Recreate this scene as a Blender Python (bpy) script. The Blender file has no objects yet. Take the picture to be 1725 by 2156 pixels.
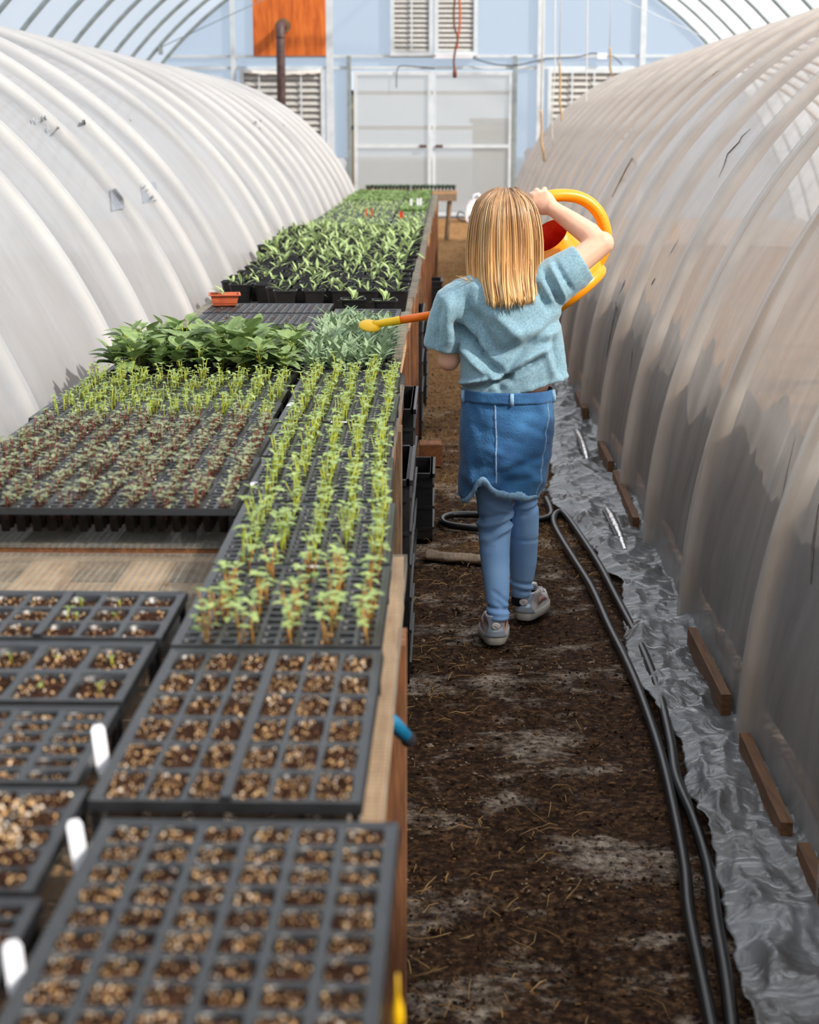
import bpy, bmesh, math, random
from mathutils import Vector, Matrix, noise, Euler
random.seed(7)
S = bpy.context.scene
COL = S.collection
PI = math.pi

# ------------------------------------------------------------------ camera, light, exposure
FPX, CX, CY, EYE = 3500.0, 862.5, 1078.0, 1.5
PIT = math.atan((CY - 275) / FPX)
YAW = math.atan((940 - CX) / FPX * math.cos(PIT))
cd = bpy.data.cameras.new('camera'); cam = bpy.data.objects.new('camera', cd); COL.objects.link(cam)
cd.sensor_fit = 'HORIZONTAL'; cd.sensor_width = 36.0; cd.lens = FPX / 1725 * 36
cam.location = (0, 0, EYE); cam.rotation_euler = (PI / 2 - PIT, 0, YAW)
cd.clip_start = 0.05; cd.clip_end = 400
cd.dof.use_dof = True; cd.dof.focus_distance = 4.85; cd.dof.aperture_fstop = 6.8
S.camera = cam
W = bpy.data.worlds.new('sky'); S.world = W; W.use_nodes = True
bg = W.node_tree.nodes['Background']; bg.inputs[0].default_value = (0.77, 0.875, 1.0, 1); bg.inputs[1].default_value = 0.95
sl = bpy.data.lights.new('sun', 'SUN'); sun = bpy.data.objects.new('sun', sl); COL.objects.link(sun)
sl.energy = 7.6; sl.angle = math.radians(2.5); sl.color = (1.0, 0.92, 0.82)
TOSUN = Vector((0.56, -0.36, 0.50)).normalized()
sun.rotation_euler = TOSUN.to_track_quat('Z', 'Y').to_euler(); sun.location = (6, -6, 9)
S.view_settings.view_transform = 'Standard'; S.view_settings.look = 'None'
S.view_settings.gamma = 1.0; S.view_settings.use_curve_mapping = False
S.view_settings.exposure = 0.22
cy = S.cycles
cy.max_bounces = 7; cy.diffuse_bounces = 3; cy.glossy_bounces = 2; cy.transmission_bounces = 4; cy.transparent_max_bounces = 14
cy.caustics_reflective = False; cy.caustics_refractive = False; cy.sample_clamp_indirect = 4.0
cy.use_denoising = True

# camera basis, to read positions off the photograph onto real planes
FW = Vector((-math.sin(YAW) * math.cos(PIT), math.cos(YAW) * math.cos(PIT), -math.sin(PIT)))
RT = Vector((math.cos(YAW), math.sin(YAW), 0)); UP = RT.cross(FW)
EYEV = Vector((0, 0, EYE))
def ray(x, y): return FW + RT * ((x - CX) / FPX) - UP * ((y - CY) / FPX)
def onz(x, y, z=0.0):
    d = ray(x, y); return EYEV + d * ((z - EYE) / d.z)
def onY(x, y, Y):
    d = ray(x, y); return EYEV + d * (Y / d.y)

# ------------------------------------------------------------------ mesh builder
class MB:
    def __init__(s): s.v = []; s.f = []; s.m = []; s.sm = []
    def face(s, idx, m=0, sm=True): s.f.append(tuple(idx)); s.m.append(m); s.sm.append(sm)
    def box(s, c, d, m=0, R=None):
        b = len(s.v); c = Vector(c)
        for sx in (-.5, .5):
            for sy in (-.5, .5):
                for sz in (-.5, .5):
                    p = Vector((sx * d[0], sy * d[1], sz * d[2]))
                    if R is not None: p = R @ p
                    s.v.append(c + p)
        for q in ((0, 1, 3, 2), (4, 6, 7, 5), (0, 4, 5, 1), (2, 3, 7, 6), (0, 2, 6, 4), (1, 5, 7, 3)):
            s.face([b + i for i in q], m, False)
    def rings(s, rings, m=0, cap0=True, cap1=True, sm=True, closed=True):
        n = len(rings[0]); base = len(s.v)
        for r in rings: s.v.extend(Vector(p) for p in r)
        for i in range(len(rings) - 1):
            for j in range(n if closed else n - 1):
                k = (j + 1) % n
                s.face((base + i * n + j, base + i * n + k, base + (i + 1) * n + k, base + (i + 1) * n + j), m, sm)
        if closed and cap0: s.face([base + j for j in reversed(range(n))], m, False)
        if closed and cap1: s.face([base + (len(rings) - 1) * n + j for j in range(n)], m, False)
    def tube(s, pts, rad, n=8, m=0, sm=True, flat=1.0, up=None):
        pts = [Vector(p) for p in pts]
        if not hasattr(rad, '__len__'): rad = [rad] * len(pts)
        rings = []; ref = Vector(up) if up is not None else None
        for i, p in enumerate(pts):
            t = (pts[min(i + 1, len(pts) - 1)] - pts[max(i - 1, 0)])
            t = t.normalized() if t.length > 1e-9 else Vector((0, 0, 1))
            if ref is None:
                ref = Vector((0, 0, 1)) if abs(t.z) < .9 else Vector((1, 0, 0))
            a = t.cross(ref)
            if a.length < 1e-6: a = t.orthogonal()
            a.normalize(); b = a.cross(t).normalized()
            if up is None: ref = b
            rings.append([p + a * (math.cos(2 * PI * j / n) * rad[i]) + b * (math.sin(2 * PI * j / n) * rad[i] * flat) for j in range(n)])
        s.rings(rings, m, True, True, sm)
    def grid(s, fn, nu, nv, m=0, sm=True):
        b = len(s.v)
        for i in range(nu + 1):
            for j in range(nv + 1): s.v.append(Vector(fn(i / nu, j / nv)))
        for i in range(nu):
            for j in range(nv):
                a = b + i * (nv + 1) + j
                s.face((a, a + nv + 1, a + nv + 2, a + 1), m, sm)
    def ball(s, c, r, nu=10, nv=7, m=0):
        c = Vector(c); r = r if hasattr(r, '__len__') else (r, r, r)
        rings = []
        for i in range(1, nv):
            th = PI * i / nv
            rings.append([c + Vector((math.sin(th) * math.cos(2 * PI * j / nu) * r[0], math.sin(th) * math.sin(2 * PI * j / nu) * r[1], -math.cos(th) * r[2])) for j in range(nu)])
        b = len(s.v); s.rings(rings, m, False, False)
        lo = len(s.v); s.v.append(c - Vector((0, 0, r[2]))); hi = len(s.v); s.v.append(c + Vector((0, 0, r[2])))
        for j in range(nu):
            k = (j + 1) % nu
            s.face((lo, b + k, b + j), m); e = b + (nv - 2) * nu
            s.face((hi, e + j, e + k), m)
    def prism(s, pts, depth, m=0):
        """pts: 3D polygon, depth: extrusion vector"""
        b = len(s.v); n = len(pts); depth = Vector(depth)
        s.v.extend(Vector(p) for p in pts); s.v.extend(Vector(p) + depth for p in pts)
        s.face([b + i for i in range(n)], m, False); s.face([b + n + i for i in reversed(range(n))], m, False)
        for i in range(n):
            k = (i + 1) % n; s.face((b + i, b + n + i, b + n + k, b + k), m, False)
    def mesh(s, name, mats):
        me = bpy.data.meshes.new(name); me.from_pydata([tuple(p) for p in s.v], [], s.f)
        for x in (mats if isinstance(mats, (list, tuple)) else [mats]): me.materials.append(x)
        me.polygons.foreach_set('material_index', s.m); me.polygons.foreach_set('use_smooth', s.sm)
        me.update(); return me
    def build(s, name, mats, parent=None, loc=None, rot=None):
        return obj(name, s.mesh(name, mats), parent, loc, rot)
def obj(name, me, parent=None, loc=None, rot=None):
    o = bpy.data.objects.new(name, me); COL.objects.link(o)
    if parent is not None: o.parent = parent
    if loc is not None: o.location = loc
    if rot is not None: o.rotation_euler = rot
    return o
def tag(o, label, cat, group=None, kind=None):
    o['label'] = label; o['category'] = cat
    if group: o['group'] = group
    if kind: o['kind'] = kind
    return o
def thing(name, label, cat, loc=(0, 0, 0), rz=0, group=None):
    o = bpy.data.objects.new(name, None); COL.objects.link(o); o.empty_display_size = .1
    o.location = loc; o.rotation_euler = (0, 0, rz)
    return tag(o, label, cat, group)
def struct(o): o['kind'] = 'structure'; return o
ORD = ['first', 'second', 'third', 'fourth', 'fifth', 'sixth', 'seventh', 'eighth', 'ninth', 'tenth', 'eleventh', 'twelfth', 'thirteenth', 'fourteenth', 'fifteenth', 'sixteenth',
       'seventeenth', 'eighteenth', 'nineteenth', 'twentieth']
ORD += ['twenty-' + w for w in ORD[:9]] + ['thirtieth'] + ['thirty-' + w for w in ORD[:9]] + ['fortieth'] + ['forty-' + w for w in ORD[:9]]
def solidify(o, t, offset=-1):
    md = o.modifiers.new('thickness', 'SOLIDIFY'); md.thickness = t; md.offset = offset; return o
def nz(x, y, z=0): return noise.noise(Vector((x, y, z)))
def rough_mesh(mb, name, mats, voxel, smooth=6, disp=None, parent=None):
    """union of overlapping closed shapes into one continuous surface"""
    t = mb.build('tmp', mats)
    md = t.modifiers.new('r', 'REMESH'); md.mode = 'VOXEL'; md.voxel_size = voxel; md.use_smooth_shade = True
    ms = t.modifiers.new('s', 'SMOOTH'); ms.iterations = smooth; ms.factor = .5
    dg = bpy.context.evaluated_depsgraph_get(); dg.update()
    me = bpy.data.meshes.new_from_object(t.evaluated_get(dg)); me.name = name
    if not me.materials:
        for x in (mats if isinstance(mats, (list, tuple)) else [mats]): me.materials.append(x)
    bpy.data.objects.remove(t)
    if disp:
        ns = [v.normal.copy() for v in me.vertices]
        for v, n in zip(me.vertices, ns): v.co = disp(v.co.copy(), n)
    me.polygons.foreach_set('use_smooth', [True] * len(me.polygons)); me.update()
    return obj(name, me, parent)

# ------------------------------------------------------------------ materials
def lin(c): return tuple(((x / 255) / 12.92 if x / 255 <= .04045 else ((x / 255 + .055) / 1.055) ** 2.4) for x in c)
def nt(name):
    m = bpy.data.materials.new(name); m.use_nodes = True; t = m.node_tree; t.nodes.clear(); return m, t
def N(t, kind, **k):
    n = t.nodes.new(kind)
    for a, b in k.items():
        if a.startswith('i_'): n.inputs[a[2:].replace('_', ' ')].default_value = b
        else: setattr(n, a, b)
    return n
def ramp(t, src, stops):
    r = t.nodes.new('ShaderNodeValToRGB'); e = r.color_ramp.elements
    while len(e) < len(stops): e.new(.5)
    for k, (p, c) in zip(e, stops):
        k.position = p; k.color = (*c, 1) if len(c) == 3 else c
    t.links.new(src, r.inputs[0]); return r
def coord(t, scale=(1, 1, 1), kind='Object'):
    c = t.nodes.new('ShaderNodeTexCoord'); mp = t.nodes.new('ShaderNodeMapping'); mp.inputs['Scale'].default_value = scale
    t.links.new(c.outputs[kind], mp.inputs[0]); return mp.outputs[0]
def plain(name, c, c2=None, rough=.6, scale=20, stretch=(1, 1, 1), metal=0, bump=0, bscale=None, spec=.5, detail=4, sheen=0, sss=0, trans=0):
    m, t = nt(name); L = t.links
    out = N(t, 'ShaderNodeOutputMaterial'); p = N(t, 'ShaderNodeBsdfPrincipled')
    p.inputs['Roughness'].default_value = rough; p.inputs['Metallic'].default_value = metal; p.inputs['Specular IOR Level'].default_value = spec
    if sheen: p.inputs['Sheen Weight'].default_value = sheen
    if sss: p.inputs['Subsurface Weight'].default_value = sss; p.inputs['Subsurface Radius'].default_value = (.02, .008, .004); p.inputs['Subsurface Scale'].default_value = .5
    a = lin(c); b = lin(c2) if c2 else tuple(x * .8 for x in a)
    v = coord(t, stretch)
    n = N(t, 'ShaderNodeTexNoise'); n.inputs['Scale'].default_value = scale; n.inputs['Detail'].default_value = detail
    L.new(v, n.inputs['Vector']); r = ramp(t, n.outputs['Fac'], [(.3, b), (.7, a)]); L.new(r.outputs[0], p.inputs['Base Color'])
    if bump:
        bn = N(t, 'ShaderNodeBump'); bn.inputs['Strength'].default_value = bump; bn.inputs['Distance'].default_value = .01
        n2 = N(t, 'ShaderNodeTexNoise'); n2.inputs['Scale'].default_value = bscale or scale * 3; n2.inputs['Detail'].default_value = 3
        L.new(v, n2.inputs['Vector']); L.new(n2.outputs['Fac'], bn.inputs['Height']); L.new(bn.outputs[0], p.inputs['Normal'])
    if trans:
        tr = N(t, 'ShaderNodeBsdfTranslucent'); L.new(r.outputs[0], tr.inputs[0]); mx = N(t, 'ShaderNodeMixShader'); mx.inputs[0].default_value = trans
        L.new(p.outputs[0], mx.inputs[1]); L.new(tr.outputs[0], mx.inputs[2]); L.new(mx.outputs[0], out.inputs[0])
    else: L.new(p.outputs[0], out.inputs[0])
    return m
def film(name, c, transp, transl, rough=.3, gloss=.1, dirt=0, dirtc=(120, 100, 80), bump=.25, bscale=9, tint=(1, 1, 1), stretch=(1, 1, 1), tvar=0):
    """polythene: part clear, part scattering through, part white diffuse, a little sheen"""
    m, t = nt(name); L = t.links; out = N(t, 'ShaderNodeOutputMaterial')
    v = coord(t, stretch)
    n = N(t, 'ShaderNodeTexNoise'); n.inputs['Scale'].default_value = 3.0; n.inputs['Detail'].default_value = 6; L.new(v, n.inputs['Vector'])
    a = lin(c); d = tuple(x * (1 - dirt) + y * dirt for x, y in zip(a, lin(dirtc)))
    r = ramp(t, n.outputs['Fac'], [(.35, d), (.62, a)])
    bn = N(t, 'ShaderNodeBump'); bn.inputs['Strength'].default_value = bump; bn.inputs['Distance'].default_value = .02
    n2 = N(t, 'ShaderNodeTexNoise'); n2.inputs['Scale'].default_value = bscale; n2.inputs['Detail'].default_value = 5; n2.inputs['Distortion'].default_value = 1.2
    L.new(v, n2.inputs['Vector']); L.new(n2.outputs['Fac'], bn.inputs['Height'])
    df = N(t, 'ShaderNodeBsdfDiffuse'); tl = N(t, 'ShaderNodeBsdfTranslucent'); tp = N(t, 'ShaderNodeBsdfTransparent'); tp.inputs[0].default_value = (*tint, 1)
    gl = N(t, 'ShaderNodeBsdfGlossy'); gl.inputs['Roughness'].default_value = rough
    for q in (df, tl): L.new(r.outputs[0], q.inputs['Color']); L.new(bn.outputs[0], q.inputs['Normal'])
    L.new(bn.outputs[0], gl.inputs['Normal'])
    m1 = N(t, 'ShaderNodeMixShader'); m1.inputs[0].default_value = transl; L.new(df.outputs[0], m1.inputs[1]); L.new(tl.outputs[0], m1.inputs[2])
    m2 = N(t, 'ShaderNodeMixShader'); m2.inputs[0].default_value = transp; L.new(m1.outputs[0], m2.inputs[1]); L.new(tp.outputs[0], m2.inputs[2])
    if tvar:
        n3 = N(t, 'ShaderNodeTexNoise'); n3.inputs['Scale'].default_value = 2.2; n3.inputs['Detail'].default_value = 7; n3.inputs['Roughness'].default_value = .62; n3.inputs['Distortion'].default_value = .8; L.new(v, n3.inputs['Vector'])
        tm = N(t, 'ShaderNodeMapRange'); tm.inputs['From Min'].default_value = .3; tm.inputs['From Max'].default_value = .7; tm.inputs['To Min'].default_value = max(0, transp - tvar); tm.inputs['To Max'].default_value = transp + tvar
        L.new(n3.outputs['Fac'], tm.inputs['Value']); L.new(tm.outputs[0], m2.inputs[0])
    fr = N(t, 'ShaderNodeFresnel'); fr.inputs[0].default_value = 1.45; mu = N(t, 'ShaderNodeMath', operation='MULTIPLY'); mu.inputs[1].default_value = gloss * 10
    L.new(fr.outputs[0], mu.inputs[0]); mu.use_clamp = True
    m3 = N(t, 'ShaderNodeMixShader'); L.new(mu.outputs[0], m3.inputs[0]); L.new(m2.outputs[0], m3.inputs[1]); L.new(gl.outputs[0], m3.inputs[2])
    L.new(m3.outputs[0], out.inputs[0]); return m
M = {}
M['skin_film'] = film('house_film', (240, 243, 248), .52, .75, gloss=.012, bump=.05, bscale=3)
M['wall_film'] = film('wall_film', (222, 233, 245), .50, .75, gloss=.012, bump=.08, bscale=4, tint=(.95, .98, 1.0))
M['door_film'] = film('door_film', (246, 246, 245), .45, .78, gloss=.012, bump=.05, bscale=4, tint=(.98, .98, .96))
M['left_film'] = film('left_film', (211, 213, 216), .27, .45, gloss=.015, dirt=.15, dirtc=(165, 162, 160), bump=.22, bscale=5, rough=.35, stretch=(1, 1.6, .6), tvar=.08)
M['right_film'] = film('right_film', (226, 220, 213), .44, .62, gloss=.018, dirt=.25, dirtc=(160, 148, 138), bump=.2, bscale=4.5, rough=.34, stretch=(1, 2.0, .6), tvar=.16)
M['ground_film'] = film('ground_film', (160, 161, 163), .44, .30, gloss=.11, dirt=.6, dirtc=(90, 80, 72), bump=.5, bscale=16, rough=.2, tvar=.2)
M['hoop_pvc'] = plain('hoop_pvc', (240, 232, 220), (226, 214, 198), rough=.5)
M['hoop_dirty'] = plain('hoop_dirty', (228, 210, 190), (190, 165, 140), rough=.55, scale=6)
M['liner'] = plain('liner', (88, 70, 58), (48, 38, 32), rough=.7, scale=8, bump=.5, bscale=30)
M['galv'] = plain('galvanised_steel', (150, 160, 160), (126, 136, 136), rough=.5, metal=.2, scale=8)
M['galv_white'] = plain('white_steel', (214, 220, 224), (196, 204, 208), rough=.5, metal=.1, scale=8)
M['vent'] = plain('vent_aluminium', (205, 203, 198), (180, 178, 172), rough=.55, metal=.1)
M['black'] = plain('black_plastic', (26, 26, 28), (18, 18, 19), rough=.38, scale=30, bump=.1)
M['tray'] = plain('tray_plastic', (24, 24, 25), (14, 14, 15), rough=.34, scale=60, spec=.6)
M['tray_dusty'] = plain('dusty_tray_plastic', (34, 35, 37), (18, 18, 19), rough=.36, scale=40, spec=.6)
M['hose'] = plain('hose_rubber', (18, 18, 19), (11, 11, 12), rough=.3)
M['soil'] = plain('potting_soil', (78, 50, 34), (26, 16, 11), rough=.95, scale=180, bump=.6, bscale=300, spec=.1)
M['soil_red'] = plain('plug_soil', (92, 56, 38), (40, 24, 17), rough=.95, scale=180, bump=.6, bscale=300, spec=.1)
M['grit'] = plain('vermiculite', (244, 204, 146), (170, 118, 68), rough=.25, scale=200, spec=.6)
M['perlite'] = plain('perlite', (236, 222, 204), (200, 176, 150), rough=.5, scale=200)
def leafmat(n, a, b, tr=.35, rough=.45): M[n] = plain(n, a, b, rough=rough, scale=60, trans=tr, spec=.4)
leafmat('leaf_sprout', (190, 206, 134), (140, 170, 92)); leafmat('stem_lime', (208, 210, 84), (170, 182, 56))
leafmat('leaf_red', (180, 184, 144), (126, 138, 102)); leafmat('stem_red', (140, 70, 48), (98, 44, 34), .2)
leafmat('stem_brown', (196, 150, 70), (160, 112, 46), .25)
leafmat('leaf_broad', (152, 172, 110), (100, 128, 72), .25, .5); leafmat('leaf_grey', (168, 186, 150), (120, 146, 106), .2, .65)
leafmat('leaf_kale', (204, 220, 156), (144, 174, 100), .3, .5); leafmat('leaf_far', (158, 180, 116), (106, 138, 76), .3)
leafmat('leaf_dark', (98, 128, 84), (58, 92, 52), .25)
def wood(n, a, b, rough=.7):
    M[n] = plain(n, a, b, rough=rough, scale=14, stretch=(6, .6, 6), bump=.25, bscale=40, detail=6)
wood('wood_raw', (206, 170, 128), (168, 126, 84)); wood('wood_brown', (150, 98, 56), (104, 64, 36)); wood('wood_grey', (158, 134, 108), (112, 92, 72))
wood('wood_orange', (158, 98, 54), (112, 66, 36)); wood('wood_dark', (84, 56, 38), (52, 34, 24))
wood('wood_foot', (116, 78, 44), (76, 48, 26))
M['post_wood'] = plain('post_wood', (140, 92, 56), (92, 56, 32), rough=.7, scale=14, stretch=(6, 6, .6), bump=.25, bscale=40)
M['post_grey'] = plain('post_grey', (132, 106, 78), (92, 70, 50), rough=.75, scale=14, stretch=(6, 6, .6), bump=.25, bscale=40)
M['wire'] = plain('wire', (176, 176, 166), (140, 140, 132), rough=.45, metal=.4)
M['white'] = plain('white_plastic', (240, 240, 244), (226, 226, 232), rough=.5)
M['redtag'] = plain('red_plastic', (226, 66, 28), (204, 50, 20), rough=.45)
M['terracotta'] = plain('terracotta_plastic', (206, 104, 66), (180, 84, 50), rough=.5)
M['orange'] = plain('orange_plastic', (255, 164, 18), (255, 150, 10), rough=.35, scale=10, sss=.15)
M['orange_red'] = plain('orange_red_plastic', (252, 122, 14), (246, 108, 10), rough=.38, scale=10)
M['red_in'] = plain('red_plastic_inside', (220, 40, 12), (190, 26, 8), rough=.4, scale=60)
M['yellow'] = plain('yellow_plastic', (255, 205, 20), (250, 190, 10), rough=.35, scale=10)
M['blue'] = plain('blue_plastic', (22, 112, 150), (14, 92, 128), rough=.4)
M['pipe'] = plain('rusty_stove_pipe', (104, 84, 80), (78, 60, 58), rough=.55, metal=.3, scale=12)
M['cord_or'] = plain('orange_cord', (200, 96, 50), (180, 80, 40), rough=.6)
M['cord_br'] = plain('brown_cord', (116, 66, 44), (96, 52, 34), rough=.6)
M['cord_dk'] = plain('dark_cable', (70, 72, 76), (60, 62, 66), rough=.6)
M['twine'] = plain('dry_stem', (204, 172, 124), (176, 140, 96), rough=.8)
M['twine_w'] = plain('white_string', (228, 224, 216), (214, 208, 198), rough=.8)
M['straw'] = plain('straw', (196, 156, 98), (140, 104, 60), rough=.8, scale=30)
M['shed'] = plain('beige_boards', (176, 156, 112), (160, 140, 98), rough=.8, scale=2)
M['outside'] = plain('pale_ground', (128, 122, 116), (108, 102, 96), rough=.9, scale=1)
M['ply'] = None
# plywood with grain and a row of knots
m, t = nt('plywood'); L = t.links; out = N(t, 'ShaderNodeOutputMaterial'); p = N(t, 'ShaderNodeBsdfPrincipled'); p.inputs['Roughness'].default_value = .6
v = coord(t, (7, 1, .8)); n = N(t, 'ShaderNodeTexNoise'); n.inputs['Scale'].default_value = 2.2; n.inputs['Detail'].default_value = 6; n.inputs['Distortion'].default_value = 1.0; L.new(v, n.inputs['Vector'])
r = ramp(t, n.outputs['Fac'], [(.3, lin((172, 78, 18))), (.5, lin((206, 102, 26))), (.7, lin((222, 122, 40)))]); L.new(r.outputs[0], p.inputs['Base Color']); L.new(p.outputs[0], out.inputs[0]); M['ply'] = m
# dirt floor
m, t = nt('dirt_floor'); L = t.links; out = N(t, 'ShaderNodeOutputMaterial'); p = N(t, 'ShaderNodeBsdfPrincipled'); p.inputs['Roughness'].default_value = .95; p.inputs['Specular IOR Level'].default_value = .15
v = coord(t, (1, 1, 1)); v2 = coord(t, (1.0, 1.35, 1))
n1 = N(t, 'ShaderNodeTexNoise'); n1.inputs['Scale'].default_value = 52; n1.inputs['Detail'].default_value = 8; n1.inputs['Roughness'].default_value = .7; L.new(v, n1.inputs['Vector'])
n2 = N(t, 'ShaderNodeTexNoise'); n2.inputs['Scale'].default_value = 2.6; n2.inputs['Detail'].default_value = 10; n2.inputs['Roughness'].default_value = .74; n2.inputs['Distortion'].default_value = .2; L.new(v2, n2.inputs['Vector'])
c1 = ramp(t, n1.outputs['Fac'], [(.36, lin((28, 18, 12))), (.52, lin((70, 48, 32))), (.72, lin((138, 102, 68)))])
c2 = ramp(t, n1.outputs['Fac'], [(.36, lin((60, 46, 36))), (.62, lin((206, 188, 168)))])
mk = ramp(t, n2.outputs['Fac'], [(.52, (0, 0, 0)), (.63, (1, 1, 1))])
mx = N(t, 'ShaderNodeMixRGB'); L.new(mk.outputs[0], mx.inputs[0]); L.new(c1.outputs[0], mx.inputs[1]); L.new(c2.outputs[0], mx.inputs[2])
n5 = N(t, 'ShaderNodeTexNoise'); n5.inputs['Scale'].default_value = 1.3; n5.inputs['Detail'].default_value = 5; L.new(v, n5.inputs['Vector'])
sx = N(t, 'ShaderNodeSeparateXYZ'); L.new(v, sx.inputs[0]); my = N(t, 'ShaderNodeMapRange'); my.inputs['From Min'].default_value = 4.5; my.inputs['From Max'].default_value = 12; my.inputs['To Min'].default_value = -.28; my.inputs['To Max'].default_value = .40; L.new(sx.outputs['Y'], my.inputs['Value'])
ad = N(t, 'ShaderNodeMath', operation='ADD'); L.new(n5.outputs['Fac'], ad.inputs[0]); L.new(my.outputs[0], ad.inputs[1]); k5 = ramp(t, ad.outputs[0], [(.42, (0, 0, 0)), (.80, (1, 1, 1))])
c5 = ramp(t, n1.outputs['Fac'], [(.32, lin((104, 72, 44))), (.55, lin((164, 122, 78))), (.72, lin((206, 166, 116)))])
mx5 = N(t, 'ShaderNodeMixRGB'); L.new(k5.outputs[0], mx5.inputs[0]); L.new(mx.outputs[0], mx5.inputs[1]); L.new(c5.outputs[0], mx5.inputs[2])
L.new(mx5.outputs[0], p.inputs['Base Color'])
bn = N(t, 'ShaderNodeBump'); bn.inputs['Strength'].default_value = .9; bn.inputs['Distance'].default_value = .015; L.new(n1.outputs['Fac'], bn.inputs['Height']); L.new(bn.outputs[0], p.inputs['Normal'])
L.new(p.outputs[0], out.inputs[0]); M['dirt'] = m
# hair: dark roots to pale ends, three natural strand tones
def hairmat(name, c0, c1, c2, c3):
    m, t = nt(name); L = t.links; out = N(t, 'ShaderNodeOutputMaterial'); p = N(t, 'ShaderNodeBsdfPrincipled'); p.inputs['Roughness'].default_value = .36; p.inputs['Specular IOR Level'].default_value = .6
    tc = N(t, 'ShaderNodeTexCoord'); sx = N(t, 'ShaderNodeSeparateXYZ'); L.new(tc.outputs['Object'], sx.inputs[0])
    mr = N(t, 'ShaderNodeMapRange'); mr.inputs['From Min'].default_value = 1.34; mr.inputs['From Max'].default_value = 1.02; L.new(sx.outputs['Z'], mr.inputs['Value'])
    g = ramp(t, mr.outputs[0], [(0, lin(c0)), (.3, lin(c1)), (.7, lin(c2)), (1, lin(c3))])
    v = coord(t, (60, 60, 4)); n = N(t, 'ShaderNodeTexNoise'); n.inputs['Scale'].default_value = 1.0; n.inputs['Detail'].default_value = 3; L.new(v, n.inputs['Vector'])
    k = ramp(t, n.outputs['Fac'], [(.32, (.72, .68, .62)), (.65, (1.05, 1.03, 1.0))])
    mx = N(t, 'ShaderNodeMixRGB', blend_type='MULTIPLY'); mx.inputs[0].default_value = 1; L.new(g.outputs[0], mx.inputs[1]); L.new(k.outputs[0], mx.inputs[2]); L.new(mx.outputs[0], p.inputs['Base Color']); L.new(p.outputs[0], out.inputs[0]); M[name] = m
hairmat('hair', (132, 98, 68), (150, 108, 66), (176, 124, 70), (200, 150, 92)); hairmat('hair_mid', (164, 128, 92), (196, 150, 98), (222, 168, 102), (238, 196, 134)); hairmat('hair_pale', (186, 154, 116), (226, 188, 138), (242, 202, 146), (250, 224, 180))
M['skin'] = plain('skin', (238, 190, 162), (228, 174, 146), rough=.5, scale=12, sss=.25)
M['shirt'] = plain('teal_jersey', (142, 174, 186), (106, 143, 160), rough=.9, scale=160, bump=.08, sheen=.3, detail=6)
M['denim'] = plain('denim', (52, 112, 160), (22, 68, 116), rough=.85, scale=14, bump=.25, bscale=160, sheen=.2, detail=8)
M['denim_pale'] = plain('pale_denim', (150, 184, 208), (118, 158, 190), rough=.9, scale=120, bump=.3)
M['legging'] = plain('blue_leggings', (142, 182, 226), (126, 168, 218), rough=.8, scale=10, bump=.05, bscale=60)
M['stitch'] = plain('pale_stitch', (150, 176, 200), (70, 104, 146), rough=.9, scale=260)
M['sock'] = plain('black_sock', (18, 18, 22), (12, 12, 16), rough=.9)
M['shoe'] = plain('shoe_white', (226, 218, 214), (206, 196, 192), rough=.5)
M['shoe_pearl'] = plain('pearl_heel', (172, 196, 206), (186, 186, 202), rough=.25, scale=14, metal=.25)
M['shoe_pink'] = plain('shoe_pink', (196, 146, 138), (180, 130, 122), rough=.6)
M['sole'] = plain('sole', (196, 190, 180), (176, 168, 156), rough=.7)
M['ink'] = plain('grey_ink', (168, 166, 166), (140, 140, 142), rough=.8)
M['patch'] = film('patch_film', (168, 176, 188), .45, .4, gloss=.01, tvar=.4, bscale=30)
M['eye'] = plain('eye_white', (240, 240, 238), rough=.2); M['iris'] = plain('iris', (70, 100, 130), rough=.2); M['lip'] = plain('lip', (206, 122, 112), rough=.5)

# ================================================================== SETTING
YE = 29.87; HCX, HCZ, HR = -0.08, -1.5, 6.4; Y0 = -3.4
A0 = math.acos(HCZ / HR * -1)  # ground angle measured from the x axis
A0 = math.asin(-HCZ / HR)
def hoop_pt(a, r=HR): return (HCX + r * math.cos(a), HCZ + r * math.sin(a))
# outside ground, floor
mb = MB(); mb.grid(lambda u, v: (-45 + 90 * u, -30 + 130 * v, -.03), 8, 8); struct(mb.build('ground_outside', M['outside']))
mb = MB()
def floor_h(x, y):
    w = max(0, min(1, (.75 - abs(x - .1)) / .3))
    return -.012 + .010 * nz(x * 3, y * 3) + .007 * nz(x * 11, y * 11, 3) + .004 * nz(x * 31, y * 31, 5) * w
xs = [-6.1 + .6 * i for i in range(9)] + [-1.0 + .04 * i for i in range(51)] + [1.6 + .6 * i for i in range(8)]
ys = [Y0 + .6 * i for i in range(9)] + [1.6 + .04 * i for i in range(int((14 - 1.6) / .04))] + [14 + .12 * i for i in range(int((YE - 14) / .12) + 1)] + [YE]
for y in ys:
    for x in xs: mb.v.append(Vector((x, y, floor_h(x, y) if -1.05 < x < 1.65 else -.012)))
n = len(xs)
for i in range(len(ys) - 1):
    for j in range(n - 1): mb.face((i * n + j, i * n + j + 1, (i + 1) * n + j + 1, (i + 1) * n + j))
struct(mb.build('floor', M['dirt']))
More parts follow.
